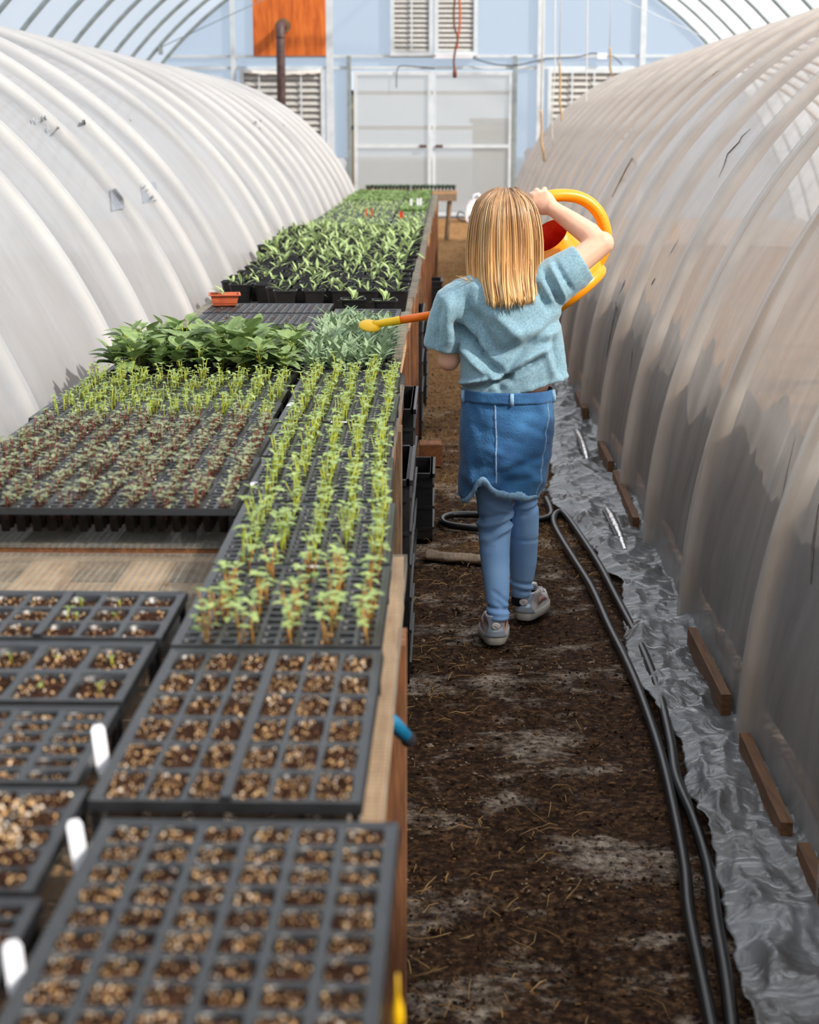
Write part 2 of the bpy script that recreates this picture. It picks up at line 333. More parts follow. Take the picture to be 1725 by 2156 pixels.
# roof cover
mb = MB(); mb.grid(lambda u, v: ((lambda q: (q[0], Y0 + (YE - Y0) * u, q[1]))(hoop_pt(A0 + (PI - 2 * A0) * v, HR + .035))), 30, 48)
struct(mb.build('ceiling', M['skin_film']))
def arc_pts(a0, a1, Y, n=32):
    out = []
    for i in range(n + 1):
        q = hoop_pt(a0 + (a1 - a0) * i / n, HR + .03); out.append((q[0], Y, max(q[1], -.02)))
    return out
def arc_ang(x): return math.acos((x - HCX) / (HR + .03))
def sheet(name, pts, mat):
    mb = MB(); mb.prism(pts, (0, .006, 0)); return struct(mb.build(name, mat))
YW = YE + .06
sheet('wall_back', [(-1.66, YW, -.02)] + [(-1.66, YW, 2.52), (1.17, YW, 2.52), (1.17, YW, -.02)] + arc_pts(A0, PI - A0, YW, 64), M['wall_film'])
sheet('wall_front', arc_pts(A0, PI - A0, Y0 - .05, 48), M['skin_film'])
# hoops of the house
def house_hoop():
    mb = MB(); mb.tube([(lambda q: (q[0], 0, q[1]))(hoop_pt(A0 + (PI - 2 * A0) * i / 60)) for i in range(61)], .03, 8, up=(0, 1, 0)); return mb.mesh('trim', M['galv'])
hm = house_hoop()
for i, y in enumerate([YE - 1.4 * k for k in range(24)]):
    o = struct(obj('trim_%d' % (i + 1), hm, None, (0, y, 0)))
# purlins and a tie under the roof
mb = MB()
for a in (PI / 2,):
    q = hoop_pt(a, HR - .05); mb.tube([(q[0], Y0, q[1]), (q[0], YE, q[1])], .018, 6)
struct(mb.build('trim_30', M['galv']))
def roof_tie(y, s):
    mb = MB(); p = hoop_pt(PI / 2 + s * .82, HR - .03); q = hoop_pt(PI / 2 + s * .28, HR - .5)
    mb.tube([(p[0], y, p[1]), (q[0], y, q[1])], .007, 6); mb.box((p[0], y - .03, p[1] - .06), (.07, .05, .12)); return mb
struct(roof_tie(YE - 1.4, 1).build('trim_31', M['galv'])); struct(roof_tie(YE - 1.4, -1).build('trim_32', M['galv_white']))
# end wall frame: each post and rail is one piece
k = 33
def arc_z(x): return HCZ + math.sqrt(max(0, (HR - .03) ** 2 - (x - HCX) ** 2))
for x, w in ((-3.715, .075), (-2.03, .12), (1.63, .12), (3.39, .10)):
    mb = MB(); z1 = arc_z(x); mb.box((x, YE, z1 / 2), (w, .08, z1)); struct(mb.build('trim_%d' % k, M['galv_white'])); k += 1
for z, h in ((2.76, .05), (2.565, .05)):
    q = math.sqrt(HR ** 2 - (z - HCZ) ** 2)
    mb = MB(); mb.box((HCX, YE + .03, z), (2 * q - .1, .04, h)); struct(mb.build('trim_%d' % k, M['galv_white'])); k += 1
for x in (-1.70, 1.19):   # door posts
    mb = MB(); mb.box((x, YE - .02, 1.38), (.07, .10, 2.76)); struct(mb.build('trim_%d' % k, M['galv'])); k += 1
# double doors
def door(name, x0, x1, handle_x):
    mb = MB(); z1 = 2.50; w = .06
    for x in (x0 + w / 2, x1 - w / 2): mb.box((x, YE - .03, (z1 + .03) / 2), (w, .05, z1 - .03))
    for z in (.06, 1.235, z1 - w / 2): mb.box(((x0 + x1) / 2, YE - .03, z), (x1 - x0 - 2 * w, .045, w))
    o = struct(mb.build(name, M['galv_white']))
    mb = MB(); mb.box(((x0 + x1) / 2, YE - .005, z1 / 2), (x1 - x0 - .08, .006, z1 - .08)); mb.build('door_pane', M['door_film'], o)
    mb = MB(); mb.box((handle_x, YE - .075, 1.235), (.12, .05, .05)); mb.build('door_latch', M['pipe'], o)
door('door_1', -1.615, -.26, -.40); door('door_2', -.245, 1.15, -.12)
# beyond the end wall
mb = MB(); mb.box((.86, YE + 2.2, .82), (.72, 1.2, 1.66)); mb.box((.86, YE + 2.2, 1.68), (.84, 1.3, .08)); struct(mb.build('exterior_shed', M['shed']))
mb = MB()
for z in (1.55, 2.15): mb.box((-.25, YE + .45, z), (2.9, .04, .07))
for x in (-1.65, 1.15): mb.box((x, YE + .45, 1.1), (.06, .04, 2.2))
struct(mb.build('exterior_frame', M['shed']))
mb = MB(); mb.box((-.9, YE + 7, .42), (8, .6, .9)); struct(mb.build('exterior_wall', M['outside']))

# ------------------------------------------------------------------ tunnels
def ell(cx, a, b, th, side):   # th 0 at the aisle side foot
    return Vector((cx - side * a * math.cos(th), 0, b * math.sin(th)))
def tunnel(name, label, side, cx, a, b, hoops, y0, y1, fm, hmat, sag, hr, wob):
    root = thing(name, label, 'tunnel', (cx, (y0 + y1) / 2, 0))
    off = Vector((-cx, -(y0 + y1) / 2, 0))
    ylist = []; y = y0
    hs = sorted(hoops)
    while y < y1:
        ylist.append(y); d = min(abs(y - h) for h in hs); y += .016 if d < .07 else (.03 if y < 12 else .045)
    ylist.append(y1)
    ths = [PI * (.5 - .5 * math.cos(PI * (i / 112) ** 1.0)) for i in range(113)]
    def d_at(y, th):
        lo = max([h for h in hs if h <= y], default=hs[0] - .9); hi = min([h for h in hs if h > y], default=hs[-1] + .9)
        f = (y - lo) / (hi - lo); dm = min(y - lo, hi - y)
        sg = sag * (math.sin(PI * f) ** .8) * (.5 + .5 * math.sin(th))
        sg *= .8 + .5 * nz(y * .7, th * 1.5, side * 9)
        rid = (hr + .004) * math.exp(-(dm / (hr * 1.15)) ** 2)
        low = max(0, 1 - th / .55)     # loose drapes near the foot
        dr = wob * low * (nz(y * 3.3 + th * 1.2, th * 1.0, 2 + side) + .35 * nz(y * 8 - th * 2, th * 1.5, 4))
        w = wob * .35 * nz(y * 1.6 + th * 1.7, th * 4, 7 + side) + wob * .22 * nz(y * 4 - th * 5, th * 7, 1)
        fade = 1 - math.exp(-(dm / .09) ** 2)
        return rid - sg + (dr + w) * fade + .004
    mb = MB(); nT = len(ths)
    for y in ylist:
        for th in ths:
            p = ell(cx, a, b, th, side); nrm = Vector(((p.x - cx) / a ** 2, 0, p.z / b ** 2)).normalized()
            p = p + nrm * d_at(y, th); p.y = y
            if p.z < .01: p.z = .01
            mb.v.append(p + off)
    for i in range(len(ylist) - 1):
        for j in range(nT - 1): mb.face((i * nT + j, i * nT + j + 1, (i + 1) * nT + j + 1, (i + 1) * nT + j))
    # gathered far end
    base = (len(ylist) - 1) * nT; prev = base
    for q in range(1, 9):
        s = math.cos(q / 8 * PI / 2 * .98); yy = y1 + .75 * math.sin(q / 8 * PI / 2)
        st = len(mb.v)
        for th in ths:
            p = ell(0, a, b, th, side); w = 1 + (.20 * nz(th * 9, q * .9, 3) + .10 * nz(th * 22, q * 1.7, 5)) * math.sin(q / 8 * PI)
            p = Vector((p.x * s * w + cx, yy, p.z * (.12 + .88 * s) * w)); mb.v.append(p + off)
        for j in range(nT - 1): mb.face((prev + j, prev + j + 1, st + j + 1, st + j))
        prev = st
    mb.build('film', fm, root)
    hb = MB(); hb.tube([ell(0, a - .004, b - .004, PI * i / 56, side) for i in range(57)], hr, 10, up=(0, 1, 0)); hme = hb.mesh('hoop', hmat)
    for h in hs:
        if y0 < h < y1 + .01: obj('hoop', hme, root, (0, h + off.y, 0))
    return root, off, d_at
LT = (-3.25, 2.3, 2.15); RTN = (3.06, 2.3, 2.34)
lh = [.2, 1.0, 1.75, 2.6, 3.45, 4.32, 5.45, 6.08, 7.0, 7.72, 8.5, 9.75, 10.7] + [11.55 + .86 * i for i in range(11)]
rh = [.2, 1.1, 2.05, 3.0, 3.92, 5.0, 5.93, 6.77, 7.82, 8.85, 9.8, 10.7] + [11.6 + .92 * i for i in range(12)]
left, loff, ldat = tunnel('film_tunnel', 'low white plastic covered hoop tunnel behind the bench of trays', 1, *LT, lh, -.6, 20.3, M['left_film'], M['hoop_pvc'], .030, .026, .022)
left.location = (LT[0], (20.3 - .6) / 2, 0)
right, roff, rdat = tunnel('film_tunnel', 'hoop tunnel with dirty clear plastic and brown board foot, beside the dirt path', -1, *RTN, rh, -.6, 21.9, M['right_film'], M['hoop_dirty'], .032, .028, .026)
RO = roff
# dark liner inside the right tunnel, ragged upper edge
mb = MB(); ylist = [-.4 + .045 * i for i in range(int(22 / .045))]
for y in ylist:
    top = .70 + .10 * nz(y * .8, 1) + .10 * nz(y * 3.7, 2) + .05 * nz(y * 13, 5)
    for j in range(9):
        z = .005 + top * j / 8; th = math.asin(min(1, z / RTN[2])); p = ell(RTN[0], RTN[1] - .085, RTN[2] - .03, th, -1)
        p.x = RTN[0] - (RTN[1] - .10) * math.cos(th) + .02 * nz(y * 2, z * 3, 8); p.z = z; p.y = y; mb.v.append(p + RO)
for i in range(len(ylist) - 1):
    for j in range(8): mb.face((i * 9 + j, i * 9 + j + 1, (i + 1) * 9 + j + 1, (i + 1) * 9 + j))
mb.build('inner_liner', M['liner'], right)
# boards along the foot
for y0_, y1_, mt in ((2.30, 3.20, 'wood_orange'), (3.30, 3.84, 'wood_orange'), (4.12, 4.72, 'wood_orange'), (6.15, 7.05, 'wood_orange'), (7.25, 7.75, 'wood_orange'), (8.7, 9.3, 'wood_orange')):
    mb = MB(); x = .765 + .008 * math.sin(y0_ * 3); R = Matrix.Rotation(random.uniform(-.015, .015), 3, 'Z')
    mb.box(Vector((x - .030, (y0_ + y1_) / 2, .036)) + RO, (.026, y1_ - y0_, .072), 0, R); mb.build('foot_board', M['wood_foot'], right)
# rolled film edge along the foot, in stretches
for ya, yb in ((5.85, 6.5), (7.5, 8.3)):
    mb = MB(); pts = []; rr = []; n_ = 40
    for i in range(n_ + 1):
        f = i / n_; y = ya + (yb - ya) * f; pts.append(Vector((.655 + .03 * nz(y * .9, 3) + .03 * (f - .5) * math.sin(ya * 5), y, .05 + .012 * nz(y * 2.3, 8) - .03 * abs(2 * f - 1) ** 3)) + RO); rr.append((.017 + .005 * nz(y * 2.7, 1)) * math.sin(PI * (.08 + .84 * f)) ** .5)
    mb.tube(pts, rr, 10); mb.build('rolled_edge', M['ground_film'], right)
# thin dark tubes laid along crease lines in the old film
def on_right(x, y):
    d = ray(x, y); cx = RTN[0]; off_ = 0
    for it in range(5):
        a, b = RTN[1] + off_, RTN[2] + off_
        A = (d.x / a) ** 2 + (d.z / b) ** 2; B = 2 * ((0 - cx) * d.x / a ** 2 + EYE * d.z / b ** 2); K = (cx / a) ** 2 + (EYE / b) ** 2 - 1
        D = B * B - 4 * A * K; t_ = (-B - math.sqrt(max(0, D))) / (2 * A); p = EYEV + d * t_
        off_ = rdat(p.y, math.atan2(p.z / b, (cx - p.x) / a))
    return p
M['crease'] = plain('dark_crease', (96, 86, 80), (62, 56, 52), rough=.7, scale=40)
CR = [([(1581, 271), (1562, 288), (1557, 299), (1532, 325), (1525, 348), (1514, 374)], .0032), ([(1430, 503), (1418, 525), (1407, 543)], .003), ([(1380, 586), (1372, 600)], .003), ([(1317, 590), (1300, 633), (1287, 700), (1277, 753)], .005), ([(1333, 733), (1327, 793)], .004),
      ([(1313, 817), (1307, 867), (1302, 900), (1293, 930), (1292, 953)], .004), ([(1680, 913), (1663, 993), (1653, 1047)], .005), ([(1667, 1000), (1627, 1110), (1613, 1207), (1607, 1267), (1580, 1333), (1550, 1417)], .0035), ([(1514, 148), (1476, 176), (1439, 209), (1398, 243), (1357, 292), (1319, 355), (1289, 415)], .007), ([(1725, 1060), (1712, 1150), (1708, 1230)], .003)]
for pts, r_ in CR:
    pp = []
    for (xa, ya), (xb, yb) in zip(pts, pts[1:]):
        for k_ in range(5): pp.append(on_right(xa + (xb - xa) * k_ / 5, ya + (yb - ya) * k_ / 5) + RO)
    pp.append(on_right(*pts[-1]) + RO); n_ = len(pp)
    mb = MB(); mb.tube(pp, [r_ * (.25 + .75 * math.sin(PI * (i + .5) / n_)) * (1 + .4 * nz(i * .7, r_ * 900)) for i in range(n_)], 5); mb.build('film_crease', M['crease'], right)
# printed marks on the left film and one repair patch
mb = MB()
def on_left(x, y, out=.0):
    d = ray(x, y); cx = LT[0]; off_ = 0
    for it in range(5):
        a, b = LT[1] + off_, LT[2] + off_
        A = (d.x / a) ** 2 + (d.z / b) ** 2; B = 2 * ((0 - cx) * d.x / a ** 2 + EYE * d.z / b ** 2); K = (cx / a) ** 2 + (EYE / b) ** 2 - 1
        D = B * B - 4 * A * K; t_ = (-B - math.sqrt(max(0, D))) / (2 * A); p = EYEV + d * t_
        off_ = ldat(p.y, math.atan2(p.z / b, (p.x - cx) / a)) + .010
    return p
def lettering(x0, y0, x1, y1, n, hgt):
    for i in range(n):
        f = i / n; x = x0 + (x1 - x0) * f; y = y0 + (y1 - y0) * f; w = (x1 - x0) / n * .42
        if random.random() < .15: continue
        h = hgt * random.uniform(.6, 1)
        c = [on_left(x, y), on_left(x + w, y + w * .2), on_left(x + w + h * .3, y + h), on_left(x + h * .3, y + h)]
        b0 = len(mb.v); mb.v.extend(q + loff for q in c); mb.face((b0, b0 + 1, b0 + 2, b0 + 3), 0, False)
        if random.random() < .6:
            z_ = random.choice((.1, .5, .85)); c = [on_left(x + h * .3 * z_, y + h * z_), on_left(x + w * 2.2 + h * .3 * z_, y + h * z_), on_left(x + w * 2.2 + h * .3 * (z_ + .15), y + h * (z_ + .15)), on_left(x + h * .3 * (z_ + .15), y + h * (z_ + .15))]
            b0 = len(mb.v); mb.v.extend(q + loff for q in c); mb.face((b0, b0 + 1, b0 + 2, b0 + 3), 0, False)
for L_ in ((62, 248, 120, 238, 9, 12), (93, 266, 138, 258, 7, 12), (172, 252, 200, 246, 6, 12), (198, 270, 222, 266, 5, 11), (260, 250, 280, 246, 4, 9), (436, 260, 452, 262, 4, 8), (528, 258, 552, 250, 5, 8), (538, 270, 556, 264, 4, 7), (588, 264, 606, 258, 4, 6)): lettering(*L_)
mb.build('printed_mark', M['ink'], left)
mb = MB(); mb.grid(lambda u, v: on_left(296 + 34 * u + 6 * v, 388 - 8 * u + 40 * v) + loff, 8, 8); mb.build('repair_patch', M['patch'], left)
mb = MB(); mb.grid(lambda u, v: on_left(232 + 26 * u + 5 * v, 398 - 4 * u + 44 * v) + loff, 8, 8); mb.build('repair_patch', M['patch'], left)

# ================================================================== BENCHES
DECK = .775
def bench(label, y0, y1, xr, legs, wm='wood_raw'):
    b = thing('plant_bench', label, 'bench', ((xr - .5), (y0 + y1) / 2, 0), 0, 'wire topped wooden benches')
    xl = xr - .88; L_ = y1 - y0; ox, oy = xr - .5, (y0 + y1) / 2
    def bx(name, c, d, mt):
        mb = MB(); mb.box((c[0] - ox, c[1] - oy, c[2]), d); return mb.build(name, M[mt], b)
    bx('side_rail', (xr - .02, oy, DECK - .052), (.038, L_, .095), wm); bx('side_rail', (xl + .02, oy, DECK - .052), (.038, L_, .095), wm)
    for y in (y0 + .02, y1 - .02): bx('end_rail', (xr - .44, y, DECK - .052), (.80, .038, .09), wm)
    for x in (xr - .435, xr - .605): bx('lengthwise_slat', (x, oy, DECK - .014), (.075, L_ - .08, .02), 'wood_raw')
    for q in range(4): bx('cross_slat', (xr - .44, y1 - .14 - L_ * q / 4.2, DECK - .036), (.80, .07, .02), 'wood_raw')
    for (ly, wd, tilt, mt, z1) in legs:
        for x in (xr - .006, xl + .19):
            mb = MB(); R = Matrix.Rotation(tilt, 3, 'X'); mb.box((x - ox, ly - oy, (z1 + -.01) / 2), (.036, wd, z1 + .012), 0, R); mb.build('leg', M[mt], b)
    mb = MB(); r = .0007
    nx = int(.86 / .0127)
    for i in range(nx + 1): mb.box((xl + .01 + .0127 * i - ox, 0, DECK - .002), (2 * r, L_, 2 * r))
    ny = int(L_ / .0127)
    for j in range(ny + 1):
        y = y0 + .0127 * j - oy; mb.box((xr - .44 - ox, y, DECK - .0008), (.885, 2 * r, 2 * r))
        e = .028 + .016 * nz(y * 5, xr * 10)
        mb.box((xr + .004 - ox, y, DECK - e / 2), (2 * r, 2 * r, e))
    mb.build('wire_mesh', M['wire'], b)
    return b
bn_specs = [(.55, 2.83, -.070, [(1.1, .09, 0, 'post_wood', .74), (2.45, .09, 0, 'post_wood', .74)], 'wood_raw', 'wire topped wooden bench nearest the camera holding soil filled trays'),
 (2.87, 5.02, -.125, [(3.35, .085, .06, 'wood_dark', .74), (4.28, .12, -.02, 'post_grey', .74)], 'wood_brown', 'wooden bench under the plug trays of red stemmed seedlings'),
 (5.06, 7.42, -.150, [(5.28, .09, .10, 'wood_dark', .74), (6.5, .10, 0, 'post_wood', .74)], 'wood_raw', 'wooden bench under the leafy flats beside the watering can rose'),
 (7.46, 9.80, -.142, [(7.95, .12, 0, 'post_wood', .75), (8.9, .09, .05, 'post_grey', .74)], 'wood_orange', 'wooden bench under the nearest black pots of kale seedlings'),
 (9.84, 12.2, -.132, [(10.1, .12, 0, 'post_wood', .75), (11.4, .10, 0, 'post_wood', .74)], 'wood_orange', 'wooden bench under the farther crowded black pots'),
 (12.24, 14.6, -.122, [(12.8, .10, 0, 'post_wood', .74), (14.0, .10, .0, 'post_wood', .74)], 'wood_raw', 'wooden bench under the sparse grey plug trays far down the path'),
 (14.64, 17.0, -.112, [(15.2, .10, 0, 'post_wood', .74), (16.5, .10, 0, 'post_wood', .74)], 'wood_brown', 'wooden bench at the red plant tags, far down the path'),
 (17.04, 19.6, -.100, [(17.6, .10, 0, 'post_wood', .74), (19.1, .10, 0, 'post_wood', .74)], 'wood_raw', 'farthest wire topped bench of the row, before the end table')]
for y0_, y1_, xr, legs, wm, lab in bn_specs: bench(lab, y0_, y1_, xr, legs, wm)

# ================================================================== TRAYS
RIM = .835
def tray_mesh(name, W_, L_, nx, ny, h=.058, mg=.10, mgy=None, depth=.045, lip=.010, ridge=(), mat='tray', rimw=.008):
    """moulded cell tray: perforated top plate, tapered cups, outer lip. Origin at base centre."""
    mgy = mgy or mg; mb = MB(); iw, il = W_ - 2 * rimw, L_ - 2 * rimw; cw, cl = iw / nx, il / ny; cells = []
    for i in range(nx):
        for j in range(ny):
            x0 = -iw / 2 + i * cw; y0 = -il / 2 + j * cl; xc, yc = x0 + cw / 2, y0 + cl / 2
            o8 = [(x0, y0), (xc, y0), (x0 + cw, y0), (x0 + cw, yc), (x0 + cw, y0 + cl), (xc, y0 + cl), (x0, y0 + cl), (x0, yc)]
            hx, hy = cw * (.5 - mg), cl * (.5 - mgy); k_ = .93
            h8 = [(xc - hx * k_, yc - hy * k_), (xc, yc - hy), (xc + hx * k_, yc - hy * k_), (xc + hx, yc), (xc + hx * k_, yc + hy * k_), (xc, yc + hy), (xc - hx * k_, yc + hy * k_), (xc - hx, yc)]
            b = len(mb.v)
            mb.v.extend(Vector((p[0], p[1], h)) for p in o8)
            mb.v.extend(Vector((p[0], p[1], h)) for p in h8)
            mb.v.extend(Vector((xc + (p[0] - xc) * .93, yc + (p[1] - yc) * .93, h - .004)) for p in h8)
            mb.v.extend(Vector((xc + (p[0] - xc) * .62, yc + (p[1] - yc) * .62, h - depth)) for p in h8)
            for q in range(8):
                r = (q + 1) % 8
                mb.face((b + q, b + r, b + 8 + r, b + 8 + q), 0, False); mb.face((b + 8 + q, b + 8 + r, b + 16 + r, b + 16 + q), 0); mb.face((b + 16 + q, b + 16 + r, b + 24 + r, b + 24 + q), 0)
            mb.face([b + 24 + q for q in range(8)], 0, False)
            cells.append((xc, yc, hx, hy))
    a, c = iw / 2, il / 2; A, C = W_ / 2, L_ / 2
    for ring0, ring1 in ((((-a, -c, h), (a, -c, h), (a, c, h), (-a, c, h)), ((-A, -C, h + .002), (A, -C, h + .002), (A, C, h + .002), (-A, C, h + .002))),
                         (((-A, -C, h + .002), (A, -C, h + .002), (A, C, h + .002), (-A, C, h + .002)), ((-A - .002, -C - .002, h - lip), (A + .002, -C - .002, h - lip), (A + .002, C + .002, h - lip), (-A - .002, C + .002, h - lip)))):
        mb.rings([ring0, ring1], 0, False, False, False)
    for rx in ridge: mb.box((rx, 0, h + .0015), (.012, il, .006))
    # feet so that the moulding stands on the deck
    for sx in (-1, 1):
        for sy in (-1, 1): mb.box((sx * (A - .006), sy * (C - .006), (h - .006) / 2), (.008, .008, h - .006))
    return mb.mesh(name, M[mat]), cells
def soil_mesh(cells, h, dep, grains, mat='soil', full=1.0, gr=(.0009, .0022), spill=0, seed=0, fill=None):
    rnd = random.Random(seed); mb = MB()
    for ci_, (xc, yc, hx, hy) in enumerate(cells):
        dz = h - dep - rnd.uniform(-.6, 1) * dep * .7
        if fill and ci_ // fill[1] in fill[0]: dz = h - rnd.uniform(.002, .006)
        b = len(mb.v)
        for i in range(5):
            for j in range(5):
                u, v_ = -1 + i / 2, -1 + j / 2; k_ = .93 if abs(u) == 1 and abs(v_) == 1 else 1
                mb.v.append(Vector((xc + u * hx * .95 * k_, yc + v_ * hy * .95 * k_, dz + (rnd.uniform(-.0025, .004) if abs(u) < 1 and abs(v_) < 1 else -.001))))
        for i in range(4):
            for j in range(4): a = b + i * 5 + j; mb.face((a, a + 5, a + 6, a + 1), 0)
        for q in range(rnd.randint(int(grains * .6), int(grains * 1.4)) if grains else 0):
            r = rnd.uniform(*gr) * (1.6 if rnd.random() < .06 else 1); x = xc + rnd.uniform(-.9, .9) * hx; y = yc + rnd.uniform(-.9, .9) * hy; z = dz + rnd.uniform(.001, .004)
            b = len(mb.v); q_ = rnd.random(); mt = 1 if q_ < .26 else (2 if q_ < .32 else 0)
            Q = Euler((rnd.random() * 6, rnd.random() * 6, rnd.random() * 6)).to_matrix()
            for d in ((1, 0, 0), (-1, 0, 0), (0, 1, 0), (0, -1, 0), (0, 0, .6), (0, 0, -.6)): mb.v.append(Vector((x, y, z)) + Q @ (Vector(d) * r))
            for fa in ((0, 2, 4), (2, 1, 4), (1, 3, 4), (3, 0, 4), (2, 0, 5), (1, 2, 5), (3, 1, 5), (0, 3, 5)): mb.face([b + i for i in fa], mt, False)
    for q in range(spill):
        xs_ = [c[0] for c in cells]; ys_ = [c[1] for c in cells]; x = rnd.uniform(min(xs_), max(xs_)); y = rnd.uniform(min(ys_), max(ys_)); r = rnd.uniform(.001, .004); b = len(mb.v); mt = rnd.choice((0, 0, 1, 1, 2))
        Q = Euler((rnd.random() * 6, rnd.random() * 6, 0)).to_matrix()
        for d in ((1, 0, 0), (-1, 0, 0), (0, 1, 0), (0, -1, 0), (0, 0, .6), (0, 0, -.6)): mb.v.append(Vector((x, y, h + .002)) + Q @ (Vector(d) * r))
        for fa in ((0, 2, 4), (2, 1, 4), (1, 3, 4), (3, 0, 4), (2, 0, 5), (1, 2, 5), (3, 1, 5), (0, 3, 5)): mb.face([b + i for i in fa], mt, False)
    return mb.mesh('soil', [M[mat], M['grit'], M['perlite']])
def leaf(mb, base, d, up, ln, wd, m=1, curl=.2, seg=4, neck=0.0, fold=.25):
    """blade with rounded outline, folded along the midrib and drooping"""
    base = Vector(base); d = Vector(d).normalized(); up = Vector(up); side = d.cross(up)
    if side.length < 1e-5: side = d.orthogonal()
    side.normalize(); up = side.cross(d).normalized(); b = len(mb.v)
    for i in range(seg + 1):
        f = i / seg; w = wd * (math.sin(PI * min(1, (max(0, f - neck) / (1 - neck)) ** .85 * .96 + .02)) if f >= neck else .08)
        c = base + d * (ln * f) - up * (curl * ln * f * f)
        mb.v.append(c + side * w + up * (w * fold)); mb.v.append(c); mb.v.append(c - side * w + up * (w * fold))
    for i in range(seg):
        a = b + i * 3
        mb.face((a, a + 1, a + 4, a + 3), m); mb.face((a + 1, a + 2, a + 5, a + 4), m)
def seedling_mesh(kind, seed):
    rnd = random.Random(seed); mb = MB()
    st, lf, hh, ns, ls = {'green': ('stem_lime', 'leaf_sprout', (.042, .062), (2, 3), (.012, .016)), 'brown': ('stem_brown', 'leaf_sprout', (.038, .055), (2, 3), (.012, .017)),
                          'red': ('stem_red', 'leaf_red', (.020, .044), (3, 5), (.009, .014)), 'lime': ('stem_lime', 'leaf_sprout', (.030, .05), (2, 4), (.009, .014)), 'tiny': ('stem_lime', 'leaf_sprout', (.008, .014), (1, 2), (.006, .009))}[kind]
    for q in range(rnd.randint(*ns)):
        x, y = rnd.uniform(-.008, .008) * (1.4 if kind in ('red', 'lime') else .6), rnd.uniform(-.012, .012); h = rnd.uniform(*hh); tx, ty = rnd.uniform(-.25, .25) * h, rnd.uniform(-.2, .2) * h
        if kind == 'red' and rnd.random() < .2: h *= .6
        P = [Vector((x, y, -.008)), Vector((x + tx * .3, y + ty * .3, h * .5)), Vector((x + tx, y + ty, h))]; mb.tube(P, .0011 if kind != 'red' else .0009, 4, 0)
        nl = rnd.randint(2, 4) if kind != 'tiny' else 2; a0 = rnd.random() * 6.28
        for l in range(nl):
            a = a0 + l * PI * (1 if nl == 2 else .75) + rnd.uniform(-.4, .4); f = 1 if l < 2 else rnd.uniform(.55, .85)
            e = rnd.uniform(.0, .7); L_ = rnd.uniform(*ls)
            leaf(mb, P[2] * f + P[0] * (1 - f), (math.cos(a), math.sin(a), e), (0, 0, 1), L_, L_ * .36, 1, rnd.uniform(.1, .5), 3, 0, .2)
    return mb.mesh('seedling', [M[st], M[lf]])
SEED = {k: [seedling_mesh(k, i * 13 + len(k)) for i in range(7)] for k in ('green', 'brown', 'red', 'lime', 'tiny')}
def put_seedlings(root, cells, kind, cols, nx, ny, h, prob=.93, rnd=random, dep_=.012):
    for idx, (xc, yc, hx, hy) in enumerate(cells):
        i = idx // ny
        if i not in cols or rnd.random() > prob: continue
        o = obj('seedling', rnd.choice(SEED[kind]), root, (xc + rnd.uniform(-.004, .004), yc + rnd.uniform(-.004, .004), h - min(dep_, .012)), (0, 0, rnd.random() * 6.28)); s = rnd.uniform(.8, 1.2); o.scale = (s, s, s * rnd.uniform(.85, 1.15))
def tray(label, x0, x1, y0, y1, nx, ny, kind=None, cols=(), grains=0, rz=0, dep=.015, mat='tray', soil='soil', mg=.10, mgy=None, ridge=(), group=None, prob=.93, name='seed_tray', lift=0, spill=0, h=.058, gr=(.0009, .0022), tilt=0):
    W_, L_ = x1 - x0, y1 - y0
    me, cells = tray_mesh(name, W_, L_, nx, ny, h, mg, mgy, ridge=ridge, mat=mat)
    t = thing(name, label, 'tray', ((x0 + x1) / 2, (y0 + y1) / 2, DECK + .001 + lift), rz, group)
    if tilt: t.rotation_euler = (tilt, 0, rz)
    obj('cell_pan', me, t)
    obj('soil', soil_mesh(cells, h, dep, grains, soil, gr=gr, spill=spill, fill=(cols, ny) if dep > .012 else None, seed=hash(label) % 1000 if False else int(abs(x0 * 977 + y0 * 7919)) ), t)
    if kind: put_seedlings(t, cells, kind, cols, nx, ny, h, prob, random, dep)
    return t
PG = 'black plug trays on the bench'
# right hand column, near to far
tray('deep celled tray of bare soil, nearest of the trays along the path', -.337, -.047, .98, 1.52, 6, 12, None, (), 95, rz=-.012, dep=.005, mat='tray_dusty', mg=.07, mgy=.04, group=PG, lift=.004)
tray('tray of bare soil in two blocks of thirty-six cells, second from near end by path', -.360, -.082, 1.575, 2.085, 6, 6, None, (), 150, rz=-.006, dep=.004, mat='tray_dusty', mg=.05, mgy=.03, ridge=(0,), group=PG)
tray('plug tray of brown stemmed sprouts, between the bare soil trays and green sprout rows', -.362, -.084, 2.10, 2.515, 10, 13, 'brown', (1, 3, 5, 7, 9), 4, mgy=.13, mat='tray_dusty', group=PG)
tray('nearest of three plug trays with tall lime sprouts in five rows by the path', -.366, -.088, 2.53, 2.965, 10, 14, 'green', (1, 3, 5, 7, 9), 3, rz=.01, mgy=.13, mat='tray_dusty', group=PG)
tray('middle of three plug trays with tall lime sprouts in five rows by the path', -.378, -.104, 2.985, 3.40, 10, 13, 'green', (1, 3, 5, 7, 9), 3, rz=.015, mgy=.13, mat='tray_dusty', group=PG)
tray('farthest of three tall lime sprout trays, just before the white tag on the rim', -.390, -.118, 3.42, 3.815, 10, 13, 'green', (1, 3, 5, 7, 9), 3, rz=.015, mgy=.13, group=PG)
tray('plug tray of lime sprouts just behind the white tag on the rim', -.392, -.118, 3.83, 4.24, 10, 14, 'green', (1, 3, 5, 7, 9), 3, mgy=.13, group=PG, lift=.002)
tray('plug tray of lime sprouts right in front of the grey leaved flat', -.398, -.126, 4.255, 4.665, 10, 14, 'green', (1, 3, 5, 7, 9), 3, mgy=.13, group=PG)
